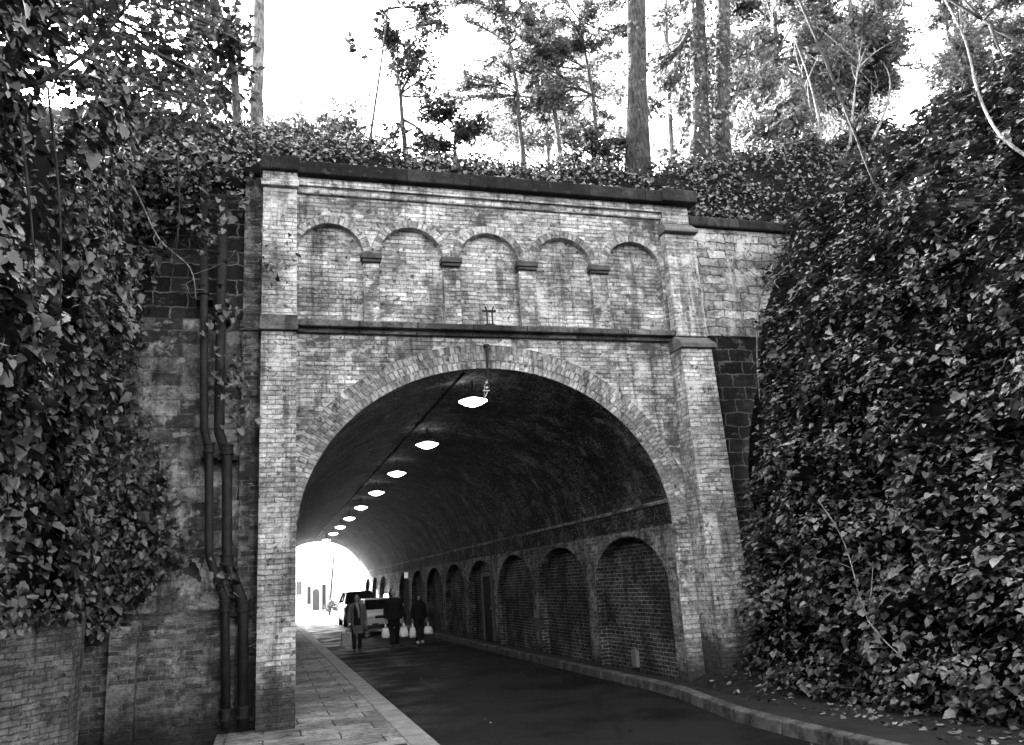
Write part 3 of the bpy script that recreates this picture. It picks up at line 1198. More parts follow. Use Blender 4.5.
# fallen leaves
n = 900
P = np.stack([rng.uniform(5.45, 6.7, n), rng.uniform(4.5, 10.2, n), np.zeros(n)], 1)
P[:, 2] = np.where(P[:, 1] > 8.2, .14 + .42 * np.clip((P[:, 0] - 5.3) / 1.5 - .1, 0, 1), .13)
k_ = rng.random(n) < np.clip((P[:, 0] - 5.3) / .9, .12, 1)
P = P[k_]
extra = np.stack([rng.uniform(1.8, 5.0, 60), rng.uniform(7, 20, 60), np.full(60, .006)], 1)
P = np.concatenate([P, extra])
N = np.tile(np.array([[0, 0, 1.]]), (len(P), 1)) + rng.normal(size=(len(P), 3)) * .35
szf = rng.uniform(.03, .075, len(P))
szf[-60:] *= .5
o = leaves('leaf_litter', P, N, rand_dirs(len(P)), szf, leaf_mat('fallen leaf', .03, .22, .6, .3))
tag(o, 'fallen leaves scattered along the right kerb and the dark road', 'leaf litter', kind='stuff')

# ------------------------------------------------------------------ trees
def bez(a, b, bend, n=6):
    a, b = np.array(a, float), np.array(b, float)
    mid = (a + b) / 2 + np.array(bend)
    return [(1 - t) ** 2 * a + 2 * t * (1 - t) * mid + t * t * b for t in np.linspace(0, 1, n)]


def tree(name, label, cat, path, r0, r1, clusters, leafm, barkm, leaf=(.05, .09), twigs=14, per=16, limb_r=.03,
         tmpl='oval', group=None, ivy=0, start=.35):
    """trunk along path; clusters = list of (centre, radius); limbs reach each cluster and twigs fan through it"""
    path = [np.array(p, float) for p in path]
    if 11.3 < path[0][1] < 51:
        hz = hill_h(path[0][0], path[0][1]) - .08
        if path[0][2] > hz:
            path[0] = np.array((path[0][0], path[0][1], hz))
    t = thing(name, label, cat, tuple(path[0]), group)
    m = MB()
    pts = []
    for a, b in zip(path, path[1:]):
        pts += [a + (b - a) * f for f in (0, .33, .66)]
    pts.append(path[-1])
    L = len(pts)
    pts = [p + rng.normal(size=3) * r0 * .12 * (0 if i == 0 else 1) for i, p in enumerate(pts)]
    rad = [r0 + (r1 - r0) * i / (L - 1) for i in range(L)]
    rad[0] *= 1.35
    m.tube(pts, rad, 12)
    LP, LT = [], []
    for c, R in clusters:
        c = np.array(c, float)
        # attach where the trunk passes below the cluster
        cand = [i for i in range(L) if i >= L * start] or [L - 1]
        j = min(cand, key=lambda i: np.linalg.norm(pts[i] - (c - np.array([0, 0, .6 * R]))))
        lr = max(min(limb_r, rad[j] * .7), .016)
        lim = bez(pts[j], c, rng.normal(size=3) * .12 * np.linalg.norm(c - pts[j]) + np.array([0, 0, .1 * R]), 7)
        m.tube(lim, list(np.linspace(lr, lr * .35, 7)), 6)
        for q in range(twigs):
            d = rand_dirs(1)[0]
            d[2] = d[2] * .8 + .1
            e = c + d * R * (rng.random() ** .45)
            s_ = lim[rng.integers(2, 7)]
            tw = bez(s_, e, rng.normal(size=3) * .15 * R, 6)
            m.tube(tw, list(np.linspace(max(lr * .35, .010), .006, 6)), 4, cap=False)
            k = int(per * rng.uniform(.5, 1.5))
            for _ in range(k):
                f = rng.uniform(.25, 1.05)
                i0 = min(int(f * 5), 4)
                p = tw[i0] + (tw[i0 + 1] - tw[i0]) * (f * 5 - i0)
                LP.append(p + rng.normal(size=3) * R * .09)
                LT.append((tw[i0 + 1] - tw[i0]))
    m.build('trunk', barkm, t, smooth=True)
    LP = np.array(LP)
    if len(LP):
        LT = np.array(LT)
        LT = LT / (np.linalg.norm(LT, axis=1, keepdims=True) + 1e-6) + rand_dirs(len(LP)) * .9 + np.array([0, 0, -.35])
        N = rand_dirs(len(LP)) * .9 + np.array([0, -.15, .55])
        leaves('crown', LP, N, LT, rng.uniform(leaf[0], leaf[1], len(LP)) * (1.0 if tmpl == 'ivy' else 1.55), leafm, t, tmpl)
    if ivy:
        IP, IN = [], []
        for _ in range(ivy):
            f = rng.random() ** 1.2 * (L - 1)
            i0 = min(int(f), L - 2)
            c = pts[i0] + (pts[i0 + 1] - pts[i0]) * (f - i0)
            th = rng.uniform(0, 2 * PI)
            d = np.array([math.cos(th), math.sin(th), 0])
            IP.append(c + d * (rad[i0] + rng.random() * .12))
            IN.append(d)
        leaves('ivy', *surf_leaves(np.array(IP), np.array(IN), rng.uniform(.05, .10, ivy), .4, .5, .05), M['ivy_top'], t)
    return t


def ell_clusters(px0, py0, px1, py1, y0, y1, n, rlo, rhi):
    """cluster centres filling the crown of a tree that stands between two depths"""
    out = []
    for _ in range(n):
        out.append((at(rng.uniform(px0, px1), rng.uniform(py0, py1), rng.uniform(y0, y1)), rng.uniform(rlo, rhi)))
    return out


# big bare trunks on the crest
b = at(637, 172, 12.6); tp = at(637, -60, 12.9); tq = at(640, -220, 13.2)
tree('tree', 'tall straight bare trunk standing alone behind the coping right of centre', 'tree', [b, tp, tq], .20, .155,
     ell_clusters(600, -420, 690, -260, 12, 14, 5, .7, 1.1), M['leaf_mid'], M['bark'], twigs=8, per=12, ivy=140, start=.8)
b = at(699, 182, 12.8); tp = at(697, 20, 13); tq = at(690, -200, 13.4)
tree('tree', 'ivy-clad trunk, the left one of the close pair on the crest', 'tree', [b, tp, tq], .19, .14,
     ell_clusters(650, -420, 730, -240, 12, 14, 5, .7, 1.1) + [(at(655, 68, 13.2), .35)], M['leaf_mid'], M['bark'], twigs=8, per=12, ivy=1300,
     limb_r=.09, start=.4)
b = at(723, 184, 12.7); tp = at(723, 20, 12.8); tq = at(720, -200, 13)
tree('tree', 'ivy-clad trunk, the right one of the close pair on the crest', 'tree', [b, tp, tq], .165, .13,
     ell_clusters(700, -420, 780, -240, 12, 14, 5, .7, 1.1), M['leaf_mid'], M['bark'], twigs=8, per=12, ivy=1100, start=.8)
# slim pale trunk at left
b = at(258, 135, 15); tp = at(259, -20, 15.2); tq = at(262, -160, 15.4)
tree('tree', 'slim pale straight trunk at upper left against the open sky', 'tree', [b, tp, tq], .13, .10,
     ell_clusters(230, -300, 300, -180, 14, 16, 4, .7, 1.0), M['leaf_mid'], M['bark_pale'], twigs=8, per=12, start=.8)
b = at(240, 135, 14.2); tp = at(232, 60, 14.2); tq = at(205, -40, 14)
tree('tree', 'slender leafy tree just left of the slim pale trunk', 'tree', [b, tp, tq], .09, .04,
     ell_clusters(175, -10, 250, 100, 13.4, 14.6, 14, .35, .6), M['leaf_dark'], M['bark'], (.07, .12), twigs=10, per=14)
# saplings mid
b = at(407, 158, 12.9); tp = at(400, 95, 12.9); tq = at(385, 10, 13)
tree('sapling', 'leafy dark sapling standing behind the coping left of centre', 'tree', [b, tp, tq], .05, .02,
     ell_clusters(368, 5, 445, 145, 12.5, 13.3, 19, .25, .42), M['leaf_dark'], M['bark'], (.04, .065), twigs=11, per=15, start=.2,
     group='saplings on the crest')
b = at(368, 155, 12.5); tp = at(380, 70, 12.4); tq = at(392, -20, 12.3)
tree('sapling', 'thin leaning bare sapling left of the dark leafy sapling', 'tree', [b, tp, tq], .025, .012,
     [(at(350, 45, 12.4), .28), (at(376, 15, 12.4), .25), (at(400, -5, 12.4), .35)], M['leaf_dark'], M['bark'], (.07, .11), twigs=5, per=4, start=.3,
     group='saplings on the crest')
for px, pt, lab in ((523, 505, 'slim sapling with airy pale crown, left of three behind the coping'),
                    (563, 532, 'slim leaning sapling with airy pale crown, middle of three behind the coping'),
                    (597, 580, 'slim sapling with airy pale crown, right of three, next to the bare trunk')):
    b = at(px, 158, 13.2); tp = at((px + pt) / 2 + 4, 95, 13.5); tq = at(pt, 20, 13.8)
    tree('sapling', lab, 'tree', [b, tp, tq], .055, .02,
         ell_clusters(pt - 58, -25, pt + 58, 128, 13.2, 14.6, 30, .25, .48), M['leaf_pale'], M['bark'], (.036, .058), twigs=18, per=20, start=.35,
         limb_r=.018, group='saplings on the crest')


def bush(label, px0, py0, px1, py1, y0, y1, n, rlo, rhi, lm, leaf=(.05, .09), twigs=12, per=14, tmpl='oval', barkm=None, cat='bush'):
    cs = ell_clusters(px0, py0, px1, py1, y0, y1, n, rlo, rhi)
    b = at((px0 + px1) / 2, py1 + 12, (y0 + y1) / 2)
    b[2] = min(b[2], hill_h(b[0], b[1]) + .1)
    t_ = at((px0 + px1) / 2, (py0 + py1) / 2, (y0 + y1) / 2)
    return tree('bush' if cat == 'bush' else 'tree', label, cat, [b, (b + t_) / 2, t_], .05, .02, cs, lm, barkm or M['twig'], leaf, twigs, per, .02, tmpl, start=0)


bush('dark dense bush behind the coping between saplings', 420, 108, 490, 158, 12.6, 13.4, 16, .25, .42, M['leaf_dark'], (.035, .06), 13, 18)
bush('low ragged bush at the foot of the bare trunk', 560, 132, 625, 162, 12.4, 13.2, 10, .18, .32, M['leaf_mid'])
bush('broad fine-leaved grey bush behind the coping at left', 255, 120, 365, 160, 15.5, 18, 26, .4, .7, M['leaf_mid'], per=18)
bush('small rounded bush beyond the coping left of the sapling', 325, 122, 362, 160, 13.5, 14.5, 9, .25, .4, M['leaf_mid'])
# right-hand thicket
bush('tangled pale thicket right of the paired trunks', 745, 60, 800, 185, 13.2, 15, 24, .4, .7, M['leaf_pale'], (.06, .10), 13, 22)
bush('dark conifer-like bush showing behind the pale stems', 830, 40, 885, 108, 15.5, 16.5, 18, .4, .6, M['leaf_dark'], (.05, .09), 14, 18)
bush('pale sprawling shrub on the bank crest below the dark bush', 775, 120, 880, 190, 12.3, 13.8, 24, .3, .5, M['leaf_mid'], (.06, .10), 12, 20)
for lab, px, py, px2, clx, lm in (
        ('tall airy pale tree filling the sky behind the paired trunks', 770, 150, 775, (735, -50, 850, 120), 'leaf_pale'),
        ('tall airy pale tree filling the upper right sky above the bank', 860, 130, 850, (800, -50, 900, 90), 'leaf_pale'),
        ('drooping pale tree at the far upper right above the ivy bank', 970, 100, 960, (930, -50, 1060, 90), 'leaf_pale')):
    b = at(px, py, 17); b[2] = hill_h(b[0], b[1]) - .1
    tp = at(px2, 60, 17); tq = at(px2, -40, 17)
    tree('tree', lab, 'tree', [b, tp, tq], .10, .04, ell_clusters(*clx, 15, 19, 52, .5, .9), M[lm], M['bark_pale'], (.07, .11), twigs=18, per=24,
         start=.3, limb_r=.03)
for lab, px, clx in (('distant lacy tree low behind the three saplings', 545, (470, 40, 625, 140)),
                     ('distant lacy tree low behind the paired trunks', 690, (655, 40, 760, 160)),
                     ('distant lacy tree low at the right, behind the bare pale stems', 800, (750, 60, 895, 165))):
    b = at(px, 150, 24)
    b[2] = hill_h(b[0], b[1]) - .1
    tree('tree', lab, 'tree', [b, at(px, 100, 24), at(px + 6, 40, 24)], .08, .03, ell_clusters(*clx, 22, 26, 34, .6, 1.0), M['leaf_pale'], M['bark_pale'],
         (.08, .14), twigs=16, per=14, start=.1, limb_r=.03)
b = at(668, 170, 17); b[2] = hill_h(b[0], b[1]) - .1
tree('tree', 'pale feathery tree showing between the bare trunk and the paired trunks', 'tree', [b, at(668, 80, 17), at(665, -20, 17)], .08, .03,
     ell_clusters(648, -30, 700, 120, 16, 18, 14, .4, .7), M['leaf_pale'], M['bark_pale'], (.07, .11), twigs=12, per=22, start=.3)
# bare pale stems on the crest
for i, (pts, lab) in enumerate((([(822, 150), (812, 90), (790, 30)], 'bare pale forked shrub stem, leftmost on the bank crest'),
                                ([(850, 145), (855, 90), (862, 40)], 'bare pale upright shrub stem in the middle of the bank crest'),
                                ([(872, 140), (890, 90), (880, 60)], 'bare pale bent shrub stem, rightmost on the bank crest'))):
    p3 = [at(x, y_, 12.4) for x, y_ in pts]
    t = thing('bare_shrub', lab, 'shrub', tuple(p3[0]), 'bare shrubs on the bank crest')
    m = MB()
    m.tube(bez(p3[0], p3[2], (p3[1] - (p3[0] + p3[2]) / 2) * 2, 10), list(np.linspace(.03, .006, 10)), 6)
    for _ in range(7):
        f = rng.uniform(.2, .8)
        s_ = p3[0] + (p3[2] - p3[0]) * f
        e = s_ + np.array([rng.normal() * .5, rng.normal() * .2, rng.uniform(.3, .9)])
        m.tube(bez(s_, e, rng.normal(size=3) * .12, 6), list(np.linspace(.014, .003, 6)), 5)
    m.build('stem', M['twig_pale'], t)

# overhanging trees on the left bank
tree('tree', 'dark leaning tree overhanging from the left bank at the photo edge', 'tree',
     [(-3.0, 6.6, 6.3), (-2.6, 6.3, 7.2), (-2.0, 6.0, 7.8)], .11, .04,
     ell_clusters(-30, -60, 130, 60, 5.6, 7.2, 13, .25, .5), M['leaf_dark'], M['bark'], (.05, .1), twigs=10, per=5, tmpl='ivy', start=0)
tree('tree', 'dark leafy tree on the left bank above the ivy curtain', 'tree',
     [(-3.0, 9.2, 6.8), (-2.7, 9.1, 8.0), (-2.2, 9.0, 9.0)], .10, .04,
     ell_clusters(80, -40, 240, 100, 8.2, 9.8, 22, .3, .6), M['leaf_dark'], M['bark'], (.05, .11), twigs=11, per=7, tmpl='ivy', start=0)
tree('tree', 'grey bushy tree behind the stone wall coping at upper left', 'tree',
     [(-2.6, 12.4, 7.6), (-2.5, 12.4, 8.6), (-2.4, 12.4, 9.8)], .09, .04,
     ell_clusters(70, 60, 215, 165, 11.6, 13.2, 24, .3, .6), M['leaf_mid'], M['bark'], (.06, .1), twigs=11, per=11, start=0)

# loose branches and vines
def vine(label, pts, y, r, mat, cat='branch', name='branch', group=None, side=0):
    p3 = [at(px, py, yy) for (px, py), yy in zip(pts, y)]
    fine = []
    n = len(p3)
    for i in range(n - 1):
        p0 = p3[max(i - 1, 0)]; p1 = p3[i]; p2 = p3[i + 1]; p4 = p3[min(i + 2, n - 1)]
        for t in np.linspace(0, 1, 6, endpoint=(i == n - 2)):
            fine.append(.5 * ((2 * p1) + (-p0 + p2) * t + (2 * p0 - 5 * p1 + 4 * p2 - p4) * t * t + (-p0 + 3 * p1 - 3 * p2 + p4) * t ** 3))
    m = MB()
    m.tube(fine, list(np.linspace(r[0], r[1], len(fine))), 6)
    for _ in range(side):
        i = rng.integers(1, len(fine) - 1)
        e = fine[i] + rng.normal(size=3) * np.array([.35, .2, .3])
        m.tube(bez(fine[i], e, rng.normal(size=3) * .08, 5), list(np.linspace(r[1] * .9, .002, 5)), 5)
    o = m.build(name, mat, smooth=True)
    tag(o, label, cat, group)
    return o


vine('thin dark branch hanging down in front of the ivy bank at upper right', [(795, -10), (825, 60), (853, 130), (878, 190), (910, 224)], [8.0, 7.7, 7.4, 7.2, 7.1],
     (.022, .008), M['twig'], side=8)
vine('pale arching branch reaching over the ivy bank at the right edge', [(940, -10), (965, 40), (978, 92), (1000, 135), (1040, 165)], [6.6, 6.2, 5.8, 5.4, 5.0],
     (.012, .018), M['bark_pale'], side=3)
vine('dark slanting branch across the far upper right corner', [(955, -10), (990, 25), (1035, 48)], [6.0, 5.8, 5.5], (.014, .024), M['twig'], side=4)
vine('dark diagonal branch among the leaves at the upper left corner', [(-10, 90), (40, 82), (95, 45), (140, -10)], [6.2, 6.2, 6.3, 6.4], (.022, .01), M['twig'], side=8)
vine('pale twig curving over the stone wall toward the drainpipes', [(120, 160), (140, 200), (160, 240), (190, 268), (196, 300)], [10.2, 10.3, 10.5, 10.7, 10.8],
     (.014, .006), M['twig_pale'], side=5)
vine('long dark twig slanting down behind the pilaster cap', [(190, 70), (225, 110), (262, 150), (275, 168)], [10.6, 10.6, 10.6, 10.7], (.012, .006), M['twig'], side=3)
vine('looped bare root on the rubble wall at the ivy edge', [(800, 258), (775, 278), (760, 300), (757, 350), (760, 400)], [10.2, 10.4, 10.5, 10.4, 10.3],
     (.02, .012), M['twig_pale'], side=5)
vine('thin pale root curving across the pale rubble wall', [(806, 245), (785, 268), (760, 277), (745, 262), (752, 245)], [10.3, 10.6, 10.75, 10.8, 10.85],
     (.012, .006), M['twig_pale'], side=4)
vine('thin pale dead stem slanting down the lower ivy bank', [(818, 500), (838, 530), (850, 560), (868, 620), (905, 660)], [7.9, 7.8, 7.7, 7.4, 6.9],
     (.008, .006), M['twig_pale'], side=3)
for i, (a, b_) in enumerate((((48, 90), (60, 330)), ((95, 110), (110, 300)), ((178, 150), (168, 300)), ((20, 120), (35, 380)))):
    vine(['long dark hanging vine stem second from the photo left edge', 'dark hanging vine stem in the middle of the left ivy',
          'dark hanging vine stem just left of the drainpipes', 'long dark hanging vine stem nearest the photo left edge'][i],
         [a, ((a[0] + b_[0]) / 2 + 6, (a[1] + b_[1]) / 2), b_], [[6.6, 6.5, 6.5], [8.2, 8, 8], [10.4, 10.5, 10.6], [5.8, 5.7, 5.7]][i], (.012, .005), M['twig'], 'vine',
         'vine', 'vines hanging over the left wall', 4)

# ------------------------------------------------------------------ beyond the far mouth
bd = thing('house', 'pale house with arched door and narrow windows seen through the far tunnel mouth', 'house', (5, 82, 0))
m = MB()
m.box(-6, 16, 82, 90, -.02, 6.5)
m.build('wall', M['white_wall'], bd)
m = MB()
m.loft([[(-6.4, 81.6, 6.503), (16.4, 81.6, 6.503), (16.4, 90.4, 6.503), (-6.4, 90.4, 6.503)], [(-6.4, 86, 9.5), (16.4, 86, 9.5), (16.4, 86.1, 9.5), (-6.4, 86.1, 9.5)]])
m.build('roof', M['slate'], bd)


def hole(nm, px, w_, z0, z1, arched, mat):
    p = at(px, 600, 81.95)
    m = MB()
    pts = [(p[0] - w_ / 2, z0), (p[0] + w_ / 2, z0)]
    if arched:
        pts += [(x, z) for x, z in arch_pts(p[0], w_ / 2, z1 - w_ / 2, w_ / 2, 10)[::-1]]
    else:
        pts += [(p[0] + w_ / 2, z1), (p[0] - w_ / 2, z1)]
    m.loft([[(x, 81.93, z) for x, z in pts], [(x, 81.998, z) for x, z in pts]])
    return m.build(nm, mat, bd)


hole('window', 309, .32, .6, 2.2, False, plain('grey window', .03, .5))
hole('door', 316, .62, .0, 1.95, True, plain('grey door', .06, .6))
hole('window', 324, .34, .0, 2.3, False, plain('dark window', .02, .5))
hole('window', 299, .5, 1.5, 2.7, False, plain('pale window', .1, .5))
ap = MB()
ap.box(6.3, 7.0, 51.3, 78, -.02, 6.2)
tag(ap.build('approach_wall', M['cutting']), 'bright pale cutting wall along the road beyond the far tunnel mouth', 'wall')
ap = MB()
ap.box(-3.2, -2.5, 51.3, 70, -.02, 5.8)
tag(ap.build('approach_wall', M['cutting']), 'pale cutting wall beyond the far mouth, hidden behind the left pilaster', 'wall')
p0, p1 = at(329, 604, 60), at(334, 552, 60)
m = MB()
m.tube([(p0[0], 60, 0), p1], [.08, .05], 8)
tag(m.build('lamp_post', M['iron_mid'], smooth=True), 'thin grey leaning post outside the far tunnel mouth', 'post')
c0 = at(340, 620, 44)
tree('shrub', 'small dark shrub by the far kerb left of the walkers', 'shrub', [(c0[0] + .2, 53, 0), (c0[0] + .2, 53, .4), (c0[0] + .2, 53, .7)], .04, .02,
     [((c0[0] + .2 + rng.normal() * .3, 53 + rng.normal() * .2, .5 + rng.random() * .6), .35) for _ in range(7)], M['leaf_mid'], M['twig'], twigs=8, per=10, start=0)

# ------------------------------------------------------------------ cars
def car(label, X, Y, L, W, H, paint, bonnet_h, k=.88):
    """front of the car faces -y (towards the tunnel portal)"""
    t = thing('car', label, 'car', (X, Y, 0), 'cars waiting in the tunnel')
    hw = W / 2

    def sec(y_, w_, zb, zt, wt):
        return [(X - w_ * .92, y_, zb), (X + w_ * .92, y_, zb), (X + w_, y_, zb + .18), (X + w_, y_, zt - .14), (X + wt, y_, zt), (X - wt, y_, zt), (X - w_, y_, zt - .14),
                (X - w_, y_, zb + .18)]
    belt = bonnet_h + .08
    m = MB()
    m.loft([sec(Y, hw * .80, .30, bonnet_h - .16, hw * .7), sec(Y + .12, hw * .93, .20, bonnet_h - .05, hw * .82), sec(Y + .5, hw, .19, bonnet_h, hw * .87),
            sec(Y + 1.15, hw, .19, belt, hw * .9), sec(Y + L * .6, hw, .19, belt + .03, hw * .92), sec(Y + L - .25, hw * .98, .22, belt + .03, hw * .9),
            sec(Y + L, hw * .9, .32, belt - .05, hw * .85)])
    body = m.build('body', M[paint], t, bevel=.03, smooth=False)
    # greenhouse
    g0, g1, g2, g3 = Y + 1.05, Y + 1.85, Y + L - .75, Y + L - .15
    m = MB()

    def gs(y_, z_, w_):
        return [(X - w_, y_, z_), (X + w_, y_, z_)]
    b_ = belt - .02
    m.loft([[(X - hw * .88, g0, b_), (X + hw * .88, g0, b_), (X + hw * .9, g3, b_), (X - hw * .9, g3, b_)],
            [(X - hw * .70, g1, H - .05), (X + hw * .70, g1, H - .05), (X + hw * .72, g2, H - .05), (X - hw * .72, g2, H - .05)]])
    m.build('windows', M['glass'], t)
    m = MB()
    m.loft([[(X - hw * .73, g1 - .06, H - .055), (X + hw * .73, g1 - .06, H - .055), (X + hw * .75, g2 + .06, H - .055), (X - hw * .75, g2 + .06, H - .055)],
            [(X - hw * .66, g1 + .1, H), (X + hw * .66, g1 + .1, H), (X + hw * .66, g2 - .1, H), (X - hw * .66, g2 - .1, H)]])
    m.build('roof', M[paint], t, bevel=.02)
    for sx in (-1, 1):
        m = MB()
        m.tube([(X + sx * hw * .89, g0 - .01, b_), (X + sx * hw * .715, g1 - .01, H - .04)], .035, 6)
        m.build('pillar', M[paint], t)
        m = MB()
        m.tube([(X + sx * hw * .9, (g1 + g2) / 2, b_), (X + sx * hw * .725, (g1 + g2) / 2, H - .04)], .035, 6)
        m.build('pillar', M[paint], t)
        m = MB()
        m.tube([(X + sx * hw * .905, g3, b_), (X + sx * hw * .73, g2, H - .04)], .05, 6)
        m.build('pillar', M[paint], t)
    for sx in (-1, 1):
        m = MB()
        m.ell((X + sx * hw * .66, Y + .06, bonnet_h - .20), (.19, .09, .085), 12, 8)
        m.build('headlight', M['light_lens'], t, smooth=True)
        m = MB()
        m.ell((X + sx * (hw + .10), Y + 1.35, belt + .10), (.10, .06, .07), 10, 6)
        m.build('mirror', M[paint], t, smooth=True)
    m = MB()
    m.box(X - hw * .45, X + hw * .45, Y - .03, Y + .06, bonnet_h - .27, bonnet_h - .15)
    m.build('grille', M['trim'], t, bevel=.01)
    m = MB()
    m.box(X - hw * .82, X + hw * .82, Y - .07, Y + .15, .26, .40)
    m.box(X - hw * .6, X + hw * .6, Y - .05, Y + .1, .40, .46)
    m.build('bumper', M['trim'], t, bevel=.02)
    m = MB()
    m.box(X - .26, X + .26, Y - .09, Y - .072, .42, .53)
    m.build('number_plate', M['plate'], t)
    for sx in (-1, 1):
        for yw in (Y + .75, Y + L - .8):
            m = MB()
            xo = X + sx * (hw - .09)
            m.tube([(xo - .1, yw, .31), (xo - .09, yw, .31), (xo + .09, yw, .31), (xo + .1, yw, .31)], [.27, .31, .31, .27], 24)
            wh = m.build('wheel', M['tyre'], t)
            m = MB()
            m.tube([(xo + sx * .095, yw, .31), (xo + sx * .112, yw, .31)], [.2, .17], 20)
            m.build('rim', M['rim'], wh)
    t.scale = (k, k, k)
    return t


car('silver hatchback in the tunnel behind the middle walker', 4.25, 31.5, 4.0, 1.72, 1.45, 'paint_silver', .92)
car('dark tall car farther down the tunnel behind the left walker', 4.35, 39.5, 4.5, 1.85, 1.78, 'paint_dark', 1.12)
lp_ = at(391, 597, 33.0)
wl = thing('bulkhead_lamp', 'bright round bulkhead lamp glowing on the tunnel wall beside the middle walker', 'lamp', (XR - .02, 40.2, 1.55))
p = at(391.5, 597, 40.2)
m = MB()
m.ell((XR - .13, 40.2, p[2]), (.12, .17, .17), 14, 9)
m.build('glass', M['glow'], wl, smooth=True)
m = MB()
m.box(XR - .035, XR - .003, 40.0, 40.4, p[2] - .2, p[2] + .2)
m.build('back_plate', M['iron'], wl, bevel=.01)

# ------------------------------------------------------------------ people
def person(label, X, Y, H, coat, trous, hairm, shoe, step=.12, hood=False, long_coat=False, hair_long=False, openc=False, bulk=1.0):
    """a walker facing -y, arms down holding bags; returns the hand positions"""
    k = H / 1.72
    t = thing('person', label, 'person', (X, Y, 0))

    def P3(x, y_, z):
        return (X + x * k, Y + y_ * k, z * k)
    hip = .93
    legs = {}
    for sx in (-1, 1):
        f = -step if sx < 0 else step
        legs[sx] = [P3(sx * .095, 0, hip), P3(sx * .10, f * .35 - .02, .50), P3(sx * .095, f, .09)]
    sh = 1.42
    arms = {sx: [P3(sx * .19, .0, sh), P3(sx * .255, .03, 1.12), P3(sx * .27, -.03, .86)] for sx in (-1, 1)}
    m = MB()
    m.loft([[P3(w_ * math.cos(a) * 1.0, d_ * math.sin(a), z) for a in np.linspace(0, 2 * PI, 14, endpoint=False)] for z, w_, d_ in
            ((.86, .15, .10), (.95, .165, .11), (1.08, .14, .095), (1.25, .165, .11), (1.38, .185, .10), (1.45, .12, .08), (1.49, .055, .055), (1.56, .052, .055))])
    for sx in (-1, 1):
        m.tube([legs[sx][0], legs[sx][1], legs[sx][2]], [.085 * k, .058 * k, .040 * k], 10)
        m.tube([P3(*a) if False else a for a in arms[sx]], [.052 * k, .042 * k, .03 * k], 10)
        m.ell(P3(sx * .095, (-step if sx < 0 else step) - .05, .045), (.042 * k, .12 * k, .04 * k), 10, 6)
        hx, hy, hz = arms[sx][2]
        m.ell((hx, hy, hz - .05 * k), (.022 * k, .042 * k, .05 * k), 10, 6)
        for q in range(4):
            fy = hy + (-.03 + .02 * q) * k
            ln = (.055, .065, .062, .048)[q] * k
            m.tube([(hx, fy, hz - .085 * k), (hx - sx * .006 * k, fy, hz - .085 * k - ln * .55), (hx - sx * .03 * k, fy, hz - .085 * k - ln * .8)], [.0095 * k, .009 * k, .0075 * k], 6)
        m.tube([(hx, hy - .035 * k, hz - .03 * k), (hx - sx * .02 * k, hy - .055 * k, hz - .065 * k), (hx - sx * .032 * k, hy - .045 * k, hz - .09 * k)], [.012 * k, .0105 * k, .008 * k], 6)
    m.ell(P3(0, -.01, 1.625), (.072 * k, .088 * k, .108 * k), 16, 12)
    m.ell(P3(0, -.03, 1.575), (.052 * k, .062 * k, .05 * k), 12, 8)
    m.tube([P3(0, -.092, 1.645), P3(0, -.112, 1.605)], [.009 * k, .015 * k], 8)
    for sx in (-1, 1):
        m.ell(P3(sx * .073, .0, 1.62), (.012 * k, .022 * k, .03 * k), 8, 6)
    m.ell(P3(0, -.092, 1.572), (.025 * k, .012 * k, .008 * k), 8, 6)
    b = m.build('body', M['skin'], t, smooth=True)
    rm = b.modifiers.new('fuse', 'REMESH')
    rm.mode = 'VOXEL'
    rm.voxel_size = .007
    rm.use_smooth_shade = True
    for sx in (-1, 1):
        e = MB()
        e.ell(P3(sx * .03, -.094, 1.632), (.011 * k, .006 * k, .008 * k), 8, 6)
        e.build('eye', M['hair'], t)
    # coat
    m = MB()
    zb = .55 if long_coat else .84
    m.loft([[P3(w_ * bulk * math.cos(a), d_ * bulk * math.sin(a), z) for a in np.linspace(0, 2 * PI, 18, endpoint=False)] for z, w_, d_ in
            ((zb, .205, .15), ((zb + .95) / 2, .20, .15), (.98, .195, .145), (1.12, .19, .135), (1.28, .205, .14), (1.39, .215, .125), (1.45, .16, .105), (1.50, .09, .08))])
    for sx in (-1, 1):
        a0, a1, a2 = [np.array(q) for q in arms[sx]]
        m.tube([a0 + np.array([-sx * .04, 0, .0]) * k, a0 + (a1 - a0) * .12, a1, a2 + (a1 - a2) * .12], [.075 * k, .082 * k, .064 * k, .05 * k], 12)
    c = m.build('coat', coat, t, smooth=True)
    rm = c.modifiers.new('fuse', 'REMESH')
    rm.mode = 'VOXEL'
    rm.voxel_size = .012
    rm.use_smooth_shade = True
    if openc:
        m = MB()
        m.loft([[P3(w_ * math.cos(a), -.0 + d_ * math.sin(a), z) for a in np.linspace(PI * 1.33, PI * 1.67, 7)] + [P3(w_ * .5 * math.cos(a), 0, z) for a in (PI * 1.67, PI * 1.33)]
                for z, w_, d_ in ((.80, .22, .165), (1.1, .20, .15), (1.3, .21, .152), (1.44, .17, .12))])
        m.build('shirt', M['cloth_black'], t, smooth=False)
        m = MB()
        m.tube([P3(-.05, -.12, 1.48), P3(.0, -.16, 1.40), P3(.04, -.17, 1.2), P3(.05, -.17, 1.02)], [.035 * k, .045 * k, .04 * k, .03 * k], 8)
        m.build('scarf', M['bag_grey'], t, smooth=True)
    m = MB()
    for sx in (-1, 1):
        l0, l1, l2 = [np.array(q) for q in legs[sx]]
        m.tube([l0 + np.array([0, 0, .02]), l0 + (l1 - l0) * .3, l1, l2 + np.array([0, 0, .0])], [.10 * k, .097 * k, .075 * k, .062 * k], 12)
    m.ell(P3(0, 0, .93), (.17 * k, .125 * k, .12 * k), 14, 8)
